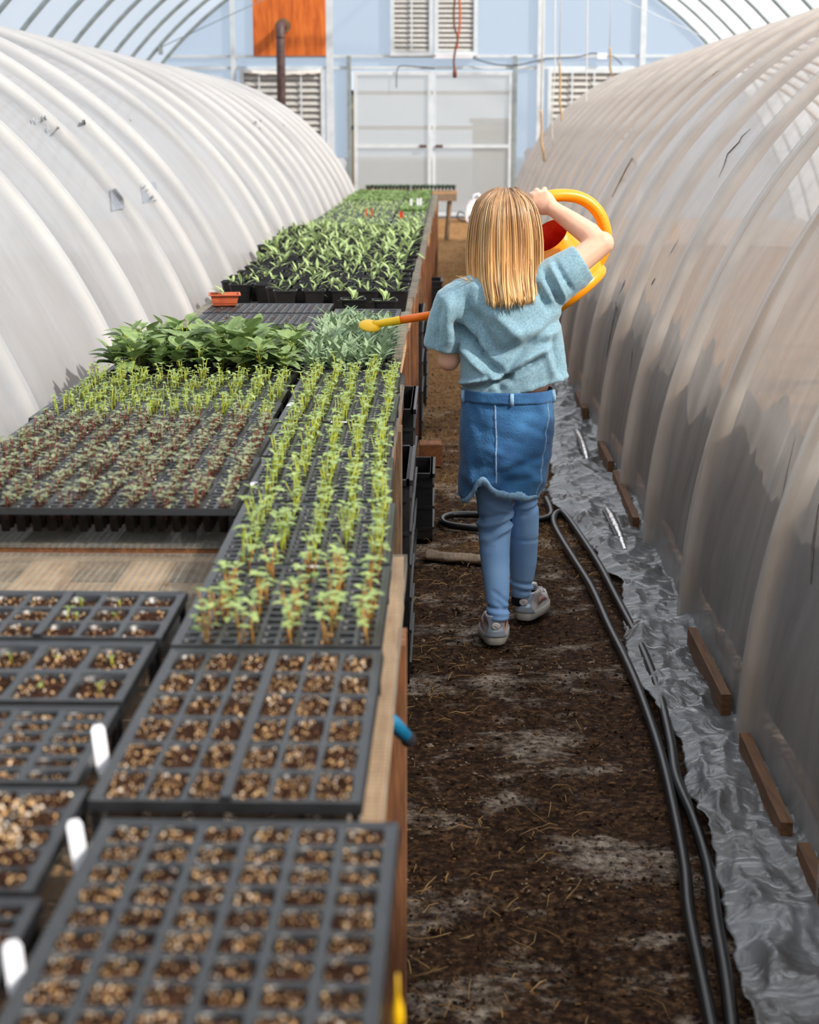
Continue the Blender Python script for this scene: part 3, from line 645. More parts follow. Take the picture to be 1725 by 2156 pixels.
# red stemmed trays, wide way across
RL = ['front red stemmed seedling tray, its dark side facing the bare wire gap', 'second red stemmed seedling tray behind the bare wire gap', 'third red stemmed seedling tray behind the bare wire gap', 'fourth and last red stemmed seedling tray behind the wire gap',
      'first lime seedling tray behind the red stemmed ones', 'second lime seedling tray behind the red stemmed ones', 'last lime seedling tray, against the broad leaved plants']
ye = 2.86
for i, lab in enumerate(RL):
    kind = 'red' if i < 4 else 'lime'
    xa = -.372 - .006 * i - (.01 if i > 3 else 0)
    tray(lab, xa - .575, xa, ye, ye + .238, 20, 8, kind, tuple(range(1, 20, 2)), 2, mgy=.15, soil='soil_red', group='plug trays of small seedlings', mat='tray', prob=.97 if i < 4 else .9, lift=.012 - .002 * i if i < 5 else 0); ye += .247
# left hand near trays
tray('cell pack tray of soil with a few sprouts, next to the bare wire gap', -.95, -.380, 2.13, 2.36, 10, 3, 'tiny', (4, 7, 8), 80, dep=.006, mat='tray_dusty', mg=.05, group='cell packs of soil on the left', ridge=(-.115, 0, .115), prob=.5)
tray('cell pack tray with small round leaved sprouts, second from the wire gap', -.955, -.384, 1.876, 2.115, 8, 2, 'tiny', (3, 4, 5, 6, 7), 160, dep=.008, mat='tray_dusty', mg=.05, group='cell packs of soil on the left', gr=(.0010, .0024), rz=.0, prob=.95)
tray('tray of narrow wide cells with golden soil, left of the first white tag', -.955, -.384, 1.622, 1.858, 10, 6, None, (), 80, dep=.007, mat='tray_dusty', mg=.06, mgy=.10, group='cell packs of soil on the left', gr=(.0009, .0022))
tray('overfilled tray with soil spilt over its cells, left of the middle white tag', -.945, -.368, 1.367, 1.608, 10, 5, None, (), 90, dep=.001, mat='tray_dusty', mg=.07, group='cell packs of soil on the left', gr=(.0010, .0026), spill=2200)
tray('bare soil tray at the near left corner of the bench, by the lowest white tag', -.935, -.356, 1.08, 1.355, 12, 10, None, (), 70, dep=.005, mat='tray_dusty', mg=.07, group='cell packs of soil on the left')

# ------------------------------------------------------------------ leafy flats
def plant_mesh(kind, seed):
    rnd = random.Random(seed); mb = MB()
    if kind == 'broad':
        H_ = rnd.uniform(.06, .11)
        mb.tube([(0, 0, -.01), (rnd.uniform(-.006, .006), rnd.uniform(-.006, .006), H_ * .55), (rnd.uniform(-.012, .012), rnd.uniform(-.012, .012), H_)], [.0025, .002, .0012], 5, 0)
        for q in range(rnd.randint(11, 15)):
            a = rnd.random() * 6.28; z = H_ * rnd.uniform(.3, 1); e = rnd.uniform(.1, 1.8); d = Vector((math.cos(a), math.sin(a), e)).normalized(); pl = rnd.uniform(.012, .03)
            mb.tube([(0, 0, z * .7), Vector((0, 0, z)) + d * pl * .6, Vector((0, 0, z)) + d * pl], .001, 3, 0)
            ln = rnd.uniform(.042, .078); d2 = Vector((math.cos(a), math.sin(a), e * .7)); leaf(mb, Vector((0, 0, z)) + d * pl, d2, (0, 0, 1), ln, ln * rnd.uniform(.34, .44), 1, rnd.uniform(.1, .5), 6, 0, .2)
        return mb.mesh('plant', [M['stem_lime'], M['leaf_broad']])
    if kind == 'grey':
        for q in range(rnd.randint(16, 22)):
            a = rnd.random() * 6.28; e = rnd.uniform(.3, 2.6); ln = rnd.uniform(.045, .085); z = rnd.uniform(0, .04)
            leaf(mb, (rnd.uniform(-.012, .012), rnd.uniform(-.012, .012), z), (math.cos(a), math.sin(a), e), (0, 0, 1), ln, ln * rnd.uniform(.075, .13), 1, rnd.uniform(.1, .55), 5, .1, .3)
        return mb.mesh('plant', [M['stem_lime'], M['leaf_grey']])
    if kind == 'kale':
        for q in range(rnd.randint(6, 10)):
            a = rnd.random() * 6.28; e = rnd.uniform(.5, 3.6); ln = rnd.uniform(.045, .10); e = e if rnd.random() < .8 else .3
            leaf(mb, (rnd.uniform(-.01, .01), rnd.uniform(-.01, .01), 0), (math.cos(a), math.sin(a), e), (0, 0, 1), ln, ln * rnd.uniform(.08, .13), 1, rnd.uniform(.15, .75), 5, .30, .3)
        return mb.mesh('plant', [M['stem_lime'], M['leaf_kale']])
PL = {k: [plant_mesh(k, 100 + i * 7) for i in range(8)] for k in ('broad', 'grey', 'kale')}
def flat(label, x0, x1, y0, y1, nx, ny, kind, sc=(.9, 1.2), rz=0, h=.058):
    me, cells = tray_mesh('plant_flat', x1 - x0, y1 - y0, nx, ny, h, .06); t = thing('plant_flat', label, 'plant tray', ((x0 + x1) / 2, (y0 + y1) / 2, DECK + .001), rz, 'flats of leafy plants')
    obj('cell_pan', me, t); obj('soil', soil_mesh(cells, h, .006, 2, 'soil', seed=int(y0 * 100)), t)
    for (xc, yc, hx, hy) in cells:
        s = random.uniform(*sc) * (1.45 if kind == 'broad' and random.random() < .09 else 1); o = obj('plant', random.choice(PL[kind]), t, (xc + random.uniform(-.006, .006), yc + random.uniform(-.006, .006), h - .005), (random.uniform(-.08, .08), random.uniform(-.08, .08), random.random() * 6.28)); o.scale = (s, s, s)
    return t
flat('flat crowded with broad green leaves, front of the pair beside the tunnel', -.965, -.418, 4.60, 4.87, 9, 5, 'broad', (.62, .92))
flat('flat crowded with broad green leaves, rear of the pair beside the tunnel', -.965, -.425, 4.89, 5.16, 9, 5, 'broad', (.6, .9))
flat('flat of narrow grey green leaves in front of the watering can rose', -.405, -.160, 4.70, 5.20, 5, 9, 'grey', (.75, 1.0))
flat('flat of narrow grey green leaves beneath and behind the watering can rose', -.415, -.165, 5.22, 5.74, 5, 9, 'grey', (.75, 1.05))
# bare plug trays behind the leafy flats
tray('small plug tray of bare reddish soil directly behind the broad leaved flats', -.90, -.43, 5.30, 5.80, 16, 12, None, tuple(range(1, 16, 2)), 3, soil='soil_red', mgy=.14, group='bare plug trays behind the leafy flats')
tray('bare plug tray with pale walls, second behind the broad leaved flats', -.905, -.435, 5.83, 6.18, 16, 8, None, tuple(range(1, 16, 2)), 3, soil='soil_red', mgy=.14, group='bare plug trays behind the leafy flats', mat='tray_dusty')
tray('bare plug tray right in front of the terracotta coloured dish', -.91, -.44, 6.22, 6.56, 16, 8, None, tuple(range(1, 16, 2)), 3, soil='soil_red', mgy=.14, group='bare plug trays behind the leafy flats', mat='tray_dusty')
# terracotta coloured dish resting on the tray edge
t = thing('plant_dish', 'square terracotta coloured plastic dish beside the tunnel plastic', 'dish', (-.862, 6.49, RIM + .003), .15)
mb = MB(); rr = [(.050, .0), (.062, .052), (.072, .054), (.072, .060), (.064, .060), (.055, .012)]
mb.rings([[(sx * r_, sy * r_ * .9, z) for sx, sy in ((-1, -1), (1, -1), (1, 1), (-1, 1))] for r_, z in rr], 0, True, True, False); mb.build('dish_body', M['terracotta'], t)
mb = MB(); mb.grid(lambda u, v: (-.056 + .112 * u, -.050 + .10 * v, .046 + .004 * nz(u * 9, v * 9)), 8, 8); mb.build('soil', M['soil'], t)
o = obj('plant', PL['kale'][2], t, (.0, .02, .046)); o.scale = (.8, .8, .8); t.scale = (.86, .86, .72)

# ------------------------------------------------------------------ black pots with kale seedlings
def pot_mesh(empty=False):
    mb = MB(); prof = [(.034, .0), (.046, .080), (.049, .080), (.049, .086), (.045, .086), (.043, .070)]
    rings = []
    for r_, z in prof:
        k_ = r_ * .22; rings.append([(r_, -r_ + k_, z), (r_, r_ - k_, z), (r_ - k_, r_, z), (-r_ + k_, r_, z), (-r_, r_ - k_, z), (-r_, -r_ + k_, z), (-r_ + k_, -r_, z), (r_ - k_, -r_, z)])
    mb.rings(rings, 0, True, True, False); return mb.mesh('pot', [M['black']])
POT = pot_mesh()
SB = MB(); SB.grid(lambda u, v: (-.040 + .08 * u, -.040 + .08 * v, .0745 + .004 * nz(u * 7, v * 7, 2)), 7, 7); POTSOIL = SB.mesh('soil', M['soil'])
rows = []; y = 6.86
while y < 11.75: rows.append(y); y += .135 if y < 8.2 else (.155 if y < 9.6 else .185)
for ri, y in enumerate(rows):
    xr = -.205 if y < 9.5 else -.195; xl = -.94 if y < 7.6 else -.985
    xs_ = []; x = xr
    while x > xl: xs_.append(x); x -= .112
    xs_ = [x + (.045 if ri % 2 else 0) * (-1 if y > 8 else -1) for x in xs_]
    if ri == 0: xs_ = [x for x in xs_ if x > -.66 or x < -1]
    if ri == 1: xs_ = [x for x in xs_ if x > -.78]
    for ci, x in enumerate(xs_):
        p_ = tag(obj('potted_seedling', POT, None, (x + random.uniform(-.006, .006), y + random.uniform(-.012, .012), DECK + .001), (0, 0, random.uniform(-.06, .06))),
                 'black pot of young leafy seedling, %s from the path in the %s row of pots' % (ORD[ci], ORD[ri]), 'potted plant', 'black square pots with young seedlings')
        obj('soil', POTSOIL, p_)
        if random.random() < (.86 if y < 8.6 else 1):
            s = random.uniform(.5, .95) if y < 8.3 else random.uniform(.75, 1.15); o = obj('plant', random.choice(PL['kale']), p_, (0, 0, .072), (0, 0, random.random() * 6.28)); o.scale = (s, s, s)
# two more pots standing in front of the first row, by the path
for x, y, lab in ((-.235, 6.46, 'front pot of the two in front of the pot rows, nearest the path'), (-.36, 6.50, 'pot with seedling in front of the pot rows, away from path')):
    p_ = tag(obj('potted_seedling', POT, None, (x, y, DECK + .001), (0, 0, .1)), lab, 'potted plant', 'black square pots with young seedlings'); obj('soil', POTSOIL, p_); obj('plant', PL['kale'][1], p_, (0, 0, .072))
tray('low green flat of seedlings by the path, between grey leaves and the pots', -.42, -.17, 5.86, 6.36, 4, 7, None, (), 3, group='bare plug trays behind the leafy flats', mgy=.14)

# ------------------------------------------------------------------ far trays
def far_plants(cells, h, kind, dens, seed):
    rnd = random.Random(seed); mb = MB(); lf = {'far': 'leaf_far', 'dark': 'leaf_dark', 'sparse': 'leaf_kale', 'brown': 'stem_red'}[kind]
    for (xc, yc, hx, hy) in cells:
        for q in range(dens):
            if rnd.random() > .85: continue
            x, y = xc + rnd.uniform(-1, 1) * hx, yc + rnd.uniform(-1, 1) * hy
            for l in range(rnd.randint(3, 5)):
                a = rnd.random() * 6.28; e = rnd.uniform(.2, 1.8); ln = rnd.uniform(.03, .055) * (.6 if kind in ('sparse', 'brown') else 1)
                leaf(mb, (x, y, h - .004), (math.cos(a), math.sin(a), e), (0, 0, 1), ln, ln * .24, 0, .3, 2)
    return mb.mesh('seedlings', [M[lf]])
FR = []
y = 11.98; q = 0
far_specs = [('sparse', 1), ('sparse', 1), ('sparse', 1), ('sparse', 1), ('sparse', 1), ('sparse', 1), ('sparse', 1), ('sparse', 1), ('far', 2), ('far', 2), ('far', 2), ('far', 2), ('far', 2), ('brown', 2)]
for ri, (kind, dens) in enumerate(far_specs):
    L_ = .52
    for side_, (xa, xb) in enumerate(((-.40, -.16), (-1.0, -.42))):
        kk = kind
        if side_ == 0 and ri in (4, 5, 6): kk = 'far'
        if side_ == 0 and ri in (1, 2): kk = 'sparse'
        d_ = 2 if kk == 'far' else dens
        me, cells = tray_mesh('seed_tray', xb - xa, L_, 5 if side_ == 0 else 11, 9, .058, .07, .14, mat='tray_dusty' if kind == 'sparse' and ri % 3 else 'tray')
        what = {'sparse': 'sparse tiny seedlings', 'far': 'dense low green seedlings', 'brown': 'reddish seedlings'}[kk]
        t = thing('seed_tray', '%s tray of %s, %s row beyond the black pots' % ('path side' if side_ == 0 else 'tunnel side', what, ORD[ri]), 'tray', ((xa + xb) / 2, y + L_ / 2, DECK + .001), 0, 'seed trays far down the bench')
        obj('cell_pan', me, t); obj('soil', soil_mesh(cells, .058, .006, 0, 'soil_red', seed=ri), t)
        o = obj('seedlings', far_plants(cells, .058, kk, d_, ri * 2 + side_), t); o['kind'] = 'stuff'
    y += .545
# plant tags
def tagstake(label, p, h, w, mat, tilt=0, rz=0, base=RIM - .02):
    mb = MB(); c = w / 2
    mb.prism([(-c, 0, 0), (-c * .25, 0, -.02), (c * .25, 0, -.02), (c, 0, 0), (c, 0, h * .9), (c * .6, 0, h), (-c * .6, 0, h), (-c, 0, h * .9)], (0, .0012, 0))
    o = mb.build('plant_tag', M[mat], None, (p[0], p[1], base), (tilt, 0, rz)); return tag(o, label, 'plant tag', 'plant tags stuck in the trays')
for (px, py, lab) in ((866, 437, 'white plant tag nearest the tunnel of the three by the far seedlings'), (880, 437, 'white plant tag between the other two by the far seedlings'), (886, 436, 'white plant tag nearest the path among the far green seedlings')):
    p = onz(px, py, RIM); tagstake(lab, p, .10, .022, 'white')
for (px, py, lab) in ((771, 456, 'thin red plant tag nearest the tunnel, on the far trays'), (783, 456, 'thin red plant tag, right next to another thin one on far trays')):
    p = onz(px, py, RIM); tagstake(lab, p, .085, .012, 'redtag')
p = onz(845, 460, RIM); tagstake('wide red plant tag by the path on the far trays', p, .075, .026, 'redtag')
for (px, py, h_, lab, rz) in ((217, 1585, .050, 'white tag at the edge of the golden soil tray, top of three', .5), (172, 1795, .050, 'white tag at the edge of the overfilled tray, middle of three', .6), (40, 2070, .052, 'white tag at the near left corner tray, lowest of three', .5)):
    p = onz(px, py, RIM); tagstake(lab, p, h_, .015, 'white', -.35, rz)
def flat_tag(px, py, ln, wd, rz, lab):
    p = onz(px, py, RIM + .004); mb = MB(); mb.box((0, 0, 0), (ln, wd, .0015)); tag(mb.build('plant_tag', M['white'], None, (p.x, p.y, RIM + .0035), (0, 0, rz)), lab, 'plant tag', 'plant tags stuck in the trays')
flat_tag(714, 888, .038, .012, 0, 'flat white tag on the rim between two lime sprout trays'); flat_tag(650, 1192, .032, .010, 0, 'flat white tag on the rim before the brown stemmed sprout tray')
flat_tag(612, 851, .012, .05, -.1, 'upright white tag at the corner of the last lime seedling trays'); flat_tag(527, 1020, .010, .05, -.3, 'white tag at the right edge of the front red stemmed trays')

# ------------------------------------------------------------------ under and beside the bench
def crate(label, x0, x1, y0, y1, z0, z1, slots=5, mat='black'):
    c = thing('plastic_crate', label, 'crate', ((x0 + x1) / 2, (y0 + y1) / 2, z0), 0, 'black crates under the bench'); w, l, h = x1 - x0, y1 - y0, z1 - z0
    mb = MB(); t_ = .008
    mb.box((0, 0, t_ / 2), (w, l, t_))
    for sx in (-1, 1): mb.box((sx * (w / 2 - t_ / 2), 0, h / 2), (t_, l, h))
    for sy in (-1, 1): mb.box((0, sy * (l / 2 - t_ / 2), h / 2), (w - 2 * t_, t_, h))
    mb.build('crate_body', M[mat], c)
    mb = MB()
    for q in range(slots):
        z = h * (q + .6) / (slots + .2); mb.box((w / 2 + .003, 0, z), (.006, l * .98, .010)); mb.box((0, -l / 2 - .003, z), (w * .98, .006, .010))
    mb.build('crate_rib', M['tray_dusty'], c)
    mb = MB()
    for sx in (-1, 1): mb.box((sx * w / 2, 0, h - .008), (.018, l + .018, .016))
    for sy in (-1, 1): mb.box((0, sy * l / 2, h - .008), (w, .018, .016))
    mb.build('crate_rim', M[mat], c)
crate('tall black crate under the bench below the lime sprout trays', -.42, -.095, 4.40, 4.90, 0, .58, 6)
crate('low black crate stack end poking out below the red stemmed tray bench', -.40, -.045, 6.05, 6.36, 0, .26, 3)
crate('tall black crate behind the nearest bench leg, below the leafy flats', -.42, -.105, 5.45, 5.95, 0, .60, 5, 'tray')
crate('dark crate under the black pots, seen past the spout of the can', -.45, -.115, 8.15, 8.7, 0, .62, 4, 'tray_dusty')
crate('black slotted crate under the pots, next to the brown post', -.45, -.105, 9.2, 9.7, 0, .42, 6)
crate('small black crate standing far down the path edge', -.40, -.03, 13.2, 13.6, 0, .34, 4)
mb = MB(); mb.box((0, 0, .05), (.10, .12, .10)); mb.box((0, 0, .1005), (.08, .10, .002)); tag(mb.build('wood_block', M['wood_orange'], None, (-.065, 7.55, -.004), (0, 0, .05)), 'orange brown wood block on the ground at a bench leg', 'wood block')
# weathered board on the path
mb = MB()
def brd(u, v):
    x = -.07 + .36 * u; return (x, 5.80 - .10 * u + (.045 + .01 * nz(u * 5, 3)) * (v - .5) * 2 + .012 * nz(u * 6, 1), .012 + .014 * (1 - (2 * v - 1) ** 2) + .006 * nz(u * 8, v * 6, 4))
mb.grid(brd, 40, 10); o = mb.build('weathered_board', M['wood_grey']); solidify(o, .014); tag(o, 'flat grey weathered board lying across the path behind the girl', 'board')
# blue handled tool stuck out of the bench side, yellow tags hanging on the rail
t = thing('hand_tool', 'blue handled tool poking out over the near bench edge', 'tool', onz(808, 1500, .66))
a = onz(794, 1488, .70); b = onz(860, 1556, .64)
mb = MB(); mb.tube([(-.06, 0, .02), a - t.location, (a + b) / 2 - t.location, b - t.location], [.010, .011, .012, .010], 10); mb.build('handle', M['blue'], t)
mb = MB(); mb.ball(b - t.location, (.012, .012, .012)); mb.build('end_cap', M['sock'], t)
p = onz(806, 2122, .815) + Vector((.012, 0, 0)); mb = MB(); mb.tube([p + Vector((0, 0, .03)), p + Vector((0, 0, .012)), p, p - Vector((0, 0, .012)), p - Vector((0, 0, .018))], [.0008, .0012, .0045, .0055, .002], 8)
tag(mb.build('tie_tag', M['yellow']), 'small yellow drop shaped tag hanging at the nearest tray corner', 'tag')

# ------------------------------------------------------------------ plastic on the ground, hoses, straw
LE = [(1163, 800), (1158, 860), (1150, 930), (1163, 1000), (1152, 1030), (1165, 1062), (1195, 1085), (1222, 1125), (1255, 1160), (1268, 1195), (1310, 1218), (1312, 1300), (1318, 1370), (1345, 1430), (1395, 1500), (1440, 1560), (1442, 1650), (1490, 1740), (1512, 1850), (1540, 1960), (1560, 2060), (1590, 2156), (1640, 2320)]
LW = sorted([(onz(*q, .02).y, onz(*q, .02).x) for q in LE])
def left_x(y):
    if y <= LW[0][0]: return LW[0][1]
    for (ya, xa), (yb, xb) in zip(LW, LW[1:]):
        if ya <= y <= yb: return xa + (xb - xa) * (y - ya) / max(1e-6, yb - ya)
    return LW[-1][1]
YA, YB = LW[0][0], 12.0
def skirt(u, v):
    y = YA + (YB - YA) * u; x0 = left_x(y) if y < LW[-1][0] else LW[-1][1] - .02 * (y - LW[-1][0]); x0 += .012 * nz(y * 14, 2) + .006 * nz(y * 40, 5); x1 = .80
    x = x0 + (x1 - x0) * v; k_ = min(1, v * 5)
    fold = abs(nz(x * 4 + y * .7, y * 2.2, 11)); fold2 = abs(nz(x * 9 - y * 2, y * 5.5, 3))
    r1 = (1 - abs(nz(x * 3.2 + y * 1.1, y * 2.0 - x, 11))) ** 5; r2 = (1 - abs(nz(x * 6 - y * 2.4, y * 4.5, 3))) ** 6; r3 = (1 - abs(nz(x * 13 + y * 3, y * 9 - x * 5, 6))) ** 5
    z = .008 + k_ * (.022 * fold + .022 * r1 + .015 * r2 + .007 * r3 + .003 * nz(x * 30, y * 26, 9)) + .03 * max(0, v - .8) / .2
    if v < .16: z += .05 * max(0, nz(y * 2.5, 7)) * (1 - v / .16)
    return (x, y, max(.004, z))
mb = MB(); mb.grid(skirt, 640, 40); o = mb.build('ground_sheet', M['ground_film']); solidify(o, .0015, 1); tag(o, 'crumpled grey plastic sheet lying along the foot of the dirty clear tunnel', 'plastic sheet')
def gpath(pts, z=.012): return [onz(x, y, z) for x, y in pts]
def spline(P, n=8):
    out = []
    for i in range(len(P) - 1):
        p0, p1, p2, p3 = P[max(i - 1, 0)], P[i], P[i + 1], P[min(i + 2, len(P) - 1)]
        for k_ in range(n):
            t_ = k_ / n; out.append(.5 * ((2 * p1) + (p2 - p0) * t_ + (2 * p0 - 5 * p1 + 4 * p2 - p3) * t_ ** 2 + (3 * p1 - p0 - 3 * p2 + p3) * t_ ** 3))
    out.append(P[-1]); return out
h1 = gpath([(1530, 2320), (1490, 2120), (1452, 1930), (1442, 1830), (1422, 1720), (1392, 1590), (1352, 1470), (1318, 1390), (1283, 1320), (1247, 1240), (1213, 1185), (1185, 1140), (1168, 1108), (1167, 1088), (1180, 1078), (1195, 1090), (1222, 1128), (1262, 1190), (1300, 1262), (1345, 1350), (1385, 1450), (1412, 1560), (1425, 1640), (1462, 1730), (1492, 1830), (1510, 1950), (1532, 2080), (1560, 2320)])
mb = MB(); mb.tube(spline(h1), .0135, 10); tag(mb.build('garden_hose', M['hose']), 'black hose doubled back in a long loop beside the crumpled plastic', 'hose')
h2 = gpath([(1150, 1050), (1160, 1085), (1120, 1096), (1060, 1090), (1000, 1084), (955, 1084), (932, 1092), (940, 1104), (985, 1111), (1060, 1116), (1110, 1118)])
mb = MB(); mb.tube(spline(h2), .0135, 10); tag(mb.build('garden_hose', M['hose']), 'black hose lying in a flat loop across the path behind the girl', 'hose')
mb = MB(); rs = random.Random(5)
for q in range(9000):
    y = 1.9 + 26 * rs.random() ** 1.15; x = rs.uniform(-.3, .62) if y < 9 else rs.uniform(-.4, .8)
    if y < 5.5 and rs.random() < .25 + 1.5 * max(0, x + .03): continue
    if nz(x * 3, y * 1.2, 21) < rs.uniform(-.5, .25): continue
    ln = rs.uniform(.015, .07) * (1.6 if rs.random() < .1 else 1); a = rs.random() * PI; bend = rs.uniform(-.3, .3) * ln
    dx, dy = math.cos(a) * ln / 2, math.sin(a) * ln / 2; z = max(0, floor_h(x, y)) + .003
    mb.tube([(x - dx, y - dy, z), (x - dy * bend / ln, y + dx * bend / ln, z + rs.uniform(.001, .010)), (x + dx, y + dy, z + rs.uniform(0, .004))], rs.uniform(.0006, .0016) * (1 if y < 6 else 1 + .08 * (y - 6)), 3)
tag(mb.build('straw', M['straw']), 'dry straw bits scattered over the dirt path', 'straw', None, 'stuff')

mb = MB(); rs = random.Random(9)
for q in range(15000):
    y = 1.8 + 9 * rs.random() ** 1.6; x = rs.uniform(-.25, .62); s = rs.uniform(.0015, .0048) * (1.8 if rs.random() < .08 else 1); z = max(-.01, floor_h(x, y)) + s * .25
    pale = nz(x * 2.6, y * 3.5, 31) > .08; mt = (2 if rs.random() < .7 else 1) if pale and rs.random() < .6 else (0 if rs.random() < .72 else 1)
    Q = Euler((rs.random() * .6, rs.random() * .6, rs.random() * 6)).to_matrix(); k0 = len(mb.v); e = rs.uniform(.5, 1.8)
    for d in ((e, 0, 0), (-e, 0, 0), (0, 1, 0), (0, -1, 0), (0, 0, .6), (0, 0, -.6)): mb.v.append(Vector((x, y, z)) + Q @ (Vector(d) * s))
    for fa in ((0, 2, 4), (2, 1, 4), (1, 3, 4), (3, 0, 4), (2, 0, 5), (1, 2, 5), (3, 1, 5), (0, 3, 5)): mb.face([k0 + i for i in fa], mt, False)
M['crumb_dark'] = plain('crumb_dark', (62, 42, 28), (30, 20, 14), rough=.95, spec=.1); M['crumb_mid'] = plain('crumb_mid', (132, 98, 64), (92, 64, 42), rough=.9, spec=.1); M['crumb_pale'] = plain('crumb_pale', (160, 140, 116), (124, 104, 84), rough=.9, spec=.1)
tag(mb.build('soil_crumbs', [M['crumb_dark'], M['crumb_mid'], M['crumb_pale']]), 'loose soil crumbs and chips lying over the dirt path', 'soil crumbs', None, 'stuff')

# ================================================================== END WALL FITTINGS
def vent(label, x0, x1, z0, z1, mull=(), rag=False, rows=12):
    v_ = thing('louver_vent', label, 'vent', ((x0 + x1) / 2, YE - .03, z0), 0, 'louvered vents on the end wall'); w, h = x1 - x0, z1 - z0
    mb = MB(); f = .07
    for sx in (-1, 1): mb.box((sx * (w / 2 - f / 2), 0, h / 2), (f, .08, h))
    for z in (f / 2, h - f / 2): mb.box((0, 0, z), (w - 2 * f, .08, f))
    mb.build('frame', M['galv_white'], v_)
    mb = MB(); ih = h - 2 * f
    for q in range(rows):
        R = Matrix.Rotation(-.6, 3, 'X'); mb.box((0, .01, f + ih * (q + .5) / rows), (w - 2 * f, .006, ih / rows * .98), 0, R)
    mb.build('louvers', M['vent'], v_)
    for x in mull:
        mb = MB(); mb.box((x, -.045, h / 2), (.028, .012, ih)); mb.build('mullion', M['galv_white'], v_)
    mb = MB(); mb.box((0, .05, h / 2), (w - .02, .008, h - .02)); mb.build('back_plate', M['vent'], v_)
    if rag:
        mb = MB(); mb.grid(lambda u, v: (-w / 2 * .9 + w * .9 * u, -.06 - .02 * v, h - .01 - .10 * v * (.5 + .5 * abs(nz(u * 6, 3))) - .03 * math.sin(PI * u)), 24, 4); o = mb.build('torn_cover', M['twine_w'], v_); solidify(o, .004)
vent('lower left louvered vent partly hidden by the white tunnel and stove pipe', -3.60, -2.12, 1.20, 2.54, (-.40, .33), True, 11)
vent('lower right louvered vent behind the top of the dirty tunnel', 1.76, 3.36, 1.20, 2.54, (-.38, 0, .30), False, 11)
vent('upper louvered vent over the doors, beside the orange panel side', -.976, -.235, 2.76, 4.2, (0,), False, 16)
vent('upper louvered vent over the doors, behind the hanging orange cord', -.215, .535, 2.76, 4.2, (), False, 16)
mb = MB(); mb.box((-2.722, YE - .03, 3.36), (1.262, .02, 1.19)); tag(mb.build('plywood_panel', M['ply']), 'orange brown plywood panel in the end wall around the stove pipe', 'panel')
t = thing('stove_pipe', 'rusty brown stove pipe rising in front of the plywood panel', 'pipe', (-2.83, YE - .55, 0))
mb = MB(); cvs = [(0, 0, .02), (0, 0, 3.08)] + [(0, .18 - .18 * math.cos(a), 3.08 + .18 * math.sin(a)) for a in [PI / 2 * q / 6 for q in range(1, 7)]] + [(0, .50, 3.26)]
mb.tube(cvs, .075, 14, up=(1, 0, 0)); mb.build('pipe', M['pipe'], t)
mb = MB()
for z in (3.06,): mb.tube([(0, 0, z - .025), (0, 0, z + .025)], .081, 14)
mb.build('joint_band', M['pipe'], t)
mb = MB(); mb.tube([(.0, .495, 3.26), (.0, .51, 3.26)], .13, 18, up=(1, 0, 0)); mb.build('wall_collar', M['post_grey'], t)
mb = MB(); mb.tube([(0, 0, 0), (0, 0, .04)], .12, 14); mb.build('foot_plate', M['pipe'], t)
p0, p1 = onY(914, 118, YE - .10), onY(996, 118, YE - .10)
t = thing('strip_light', 'white strip light fixed under the upper vent', 'light', (p0 + p1) / 2)
mb = MB(); mb.box((0, 0, 0), (p1.x - p0.x, .08, .085)); mb.build('housing', M['white'], t)
mb = MB(); mb.box((-(p1.x - p0.x) / 2 + .02, -.042, -.0), (.02, .006, .03)); mb.build('switch', M['cord_dk'], t)
p = onY(1268, 118, YE - .08); mb = MB(); mb.box(p, (.16, .07, .10)); o = mb.build('junction_box', M['white']); tag(o, 'small white junction box on the right end wall rail', 'electrical box')
def cable(pxs, Y, r, mat, label, name='cable', cat='cable'):
    mb = MB(); mb.tube(spline([onY(x, y, Y) for x, y in pxs], 6), r, 6); return tag(mb.build(name, M[mat]), label, cat)
cable([(995, 122), (1040, 135), (1090, 137), (1150, 124), (1215, 120), (1250, 112), (1268, 118)], YE - .07, .012, 'cord_dk', 'dark cable sagging from strip light to the white junction box')
cable([(1272, 122), (1290, 118), (1310, 136)], YE - .07, .010, 'cord_dk', 'short dark cable tail dropping from the white junction box')
cable([(835, 185), (836, 150), (845, 139), (880, 141), (915, 144)], YE - .09, .010, 'cord_dk', 'thin black cord hanging over the left door pane')
t = thing('extension_cord', 'orange and brown extension cord hanging before the upper vent', 'cord', onY(960, -40, 26.5)); o_ = t.location
mb = MB(); mb.tube(spline([onY(x, y, 26.5) - o_ for x, y in ((968, -330), (967, -40), (969, 20), (968, 55), (964, 85), (963, 103))], 6), .019, 6); mb.build('orange_length', M['cord_or'], t)
mb = MB(); mb.tube(spline([onY(x, y, 26.45) - o_ for x, y in ((957, -330), (958, -30), (956, 20), (957, 55), (964, 80), (959, 105), (956, 130), (958, 148))], 6), .019, 6); mb.build('brown_length', M['cord_br'], t)
mb = MB(); mb.tube([onY(x, y, 26.45) - o_ for x, y in ((958, 146), (958, 153), (958, 164))], [.025, .035, .03], 8); mb.build('socket_end', M['cord_br'], t)
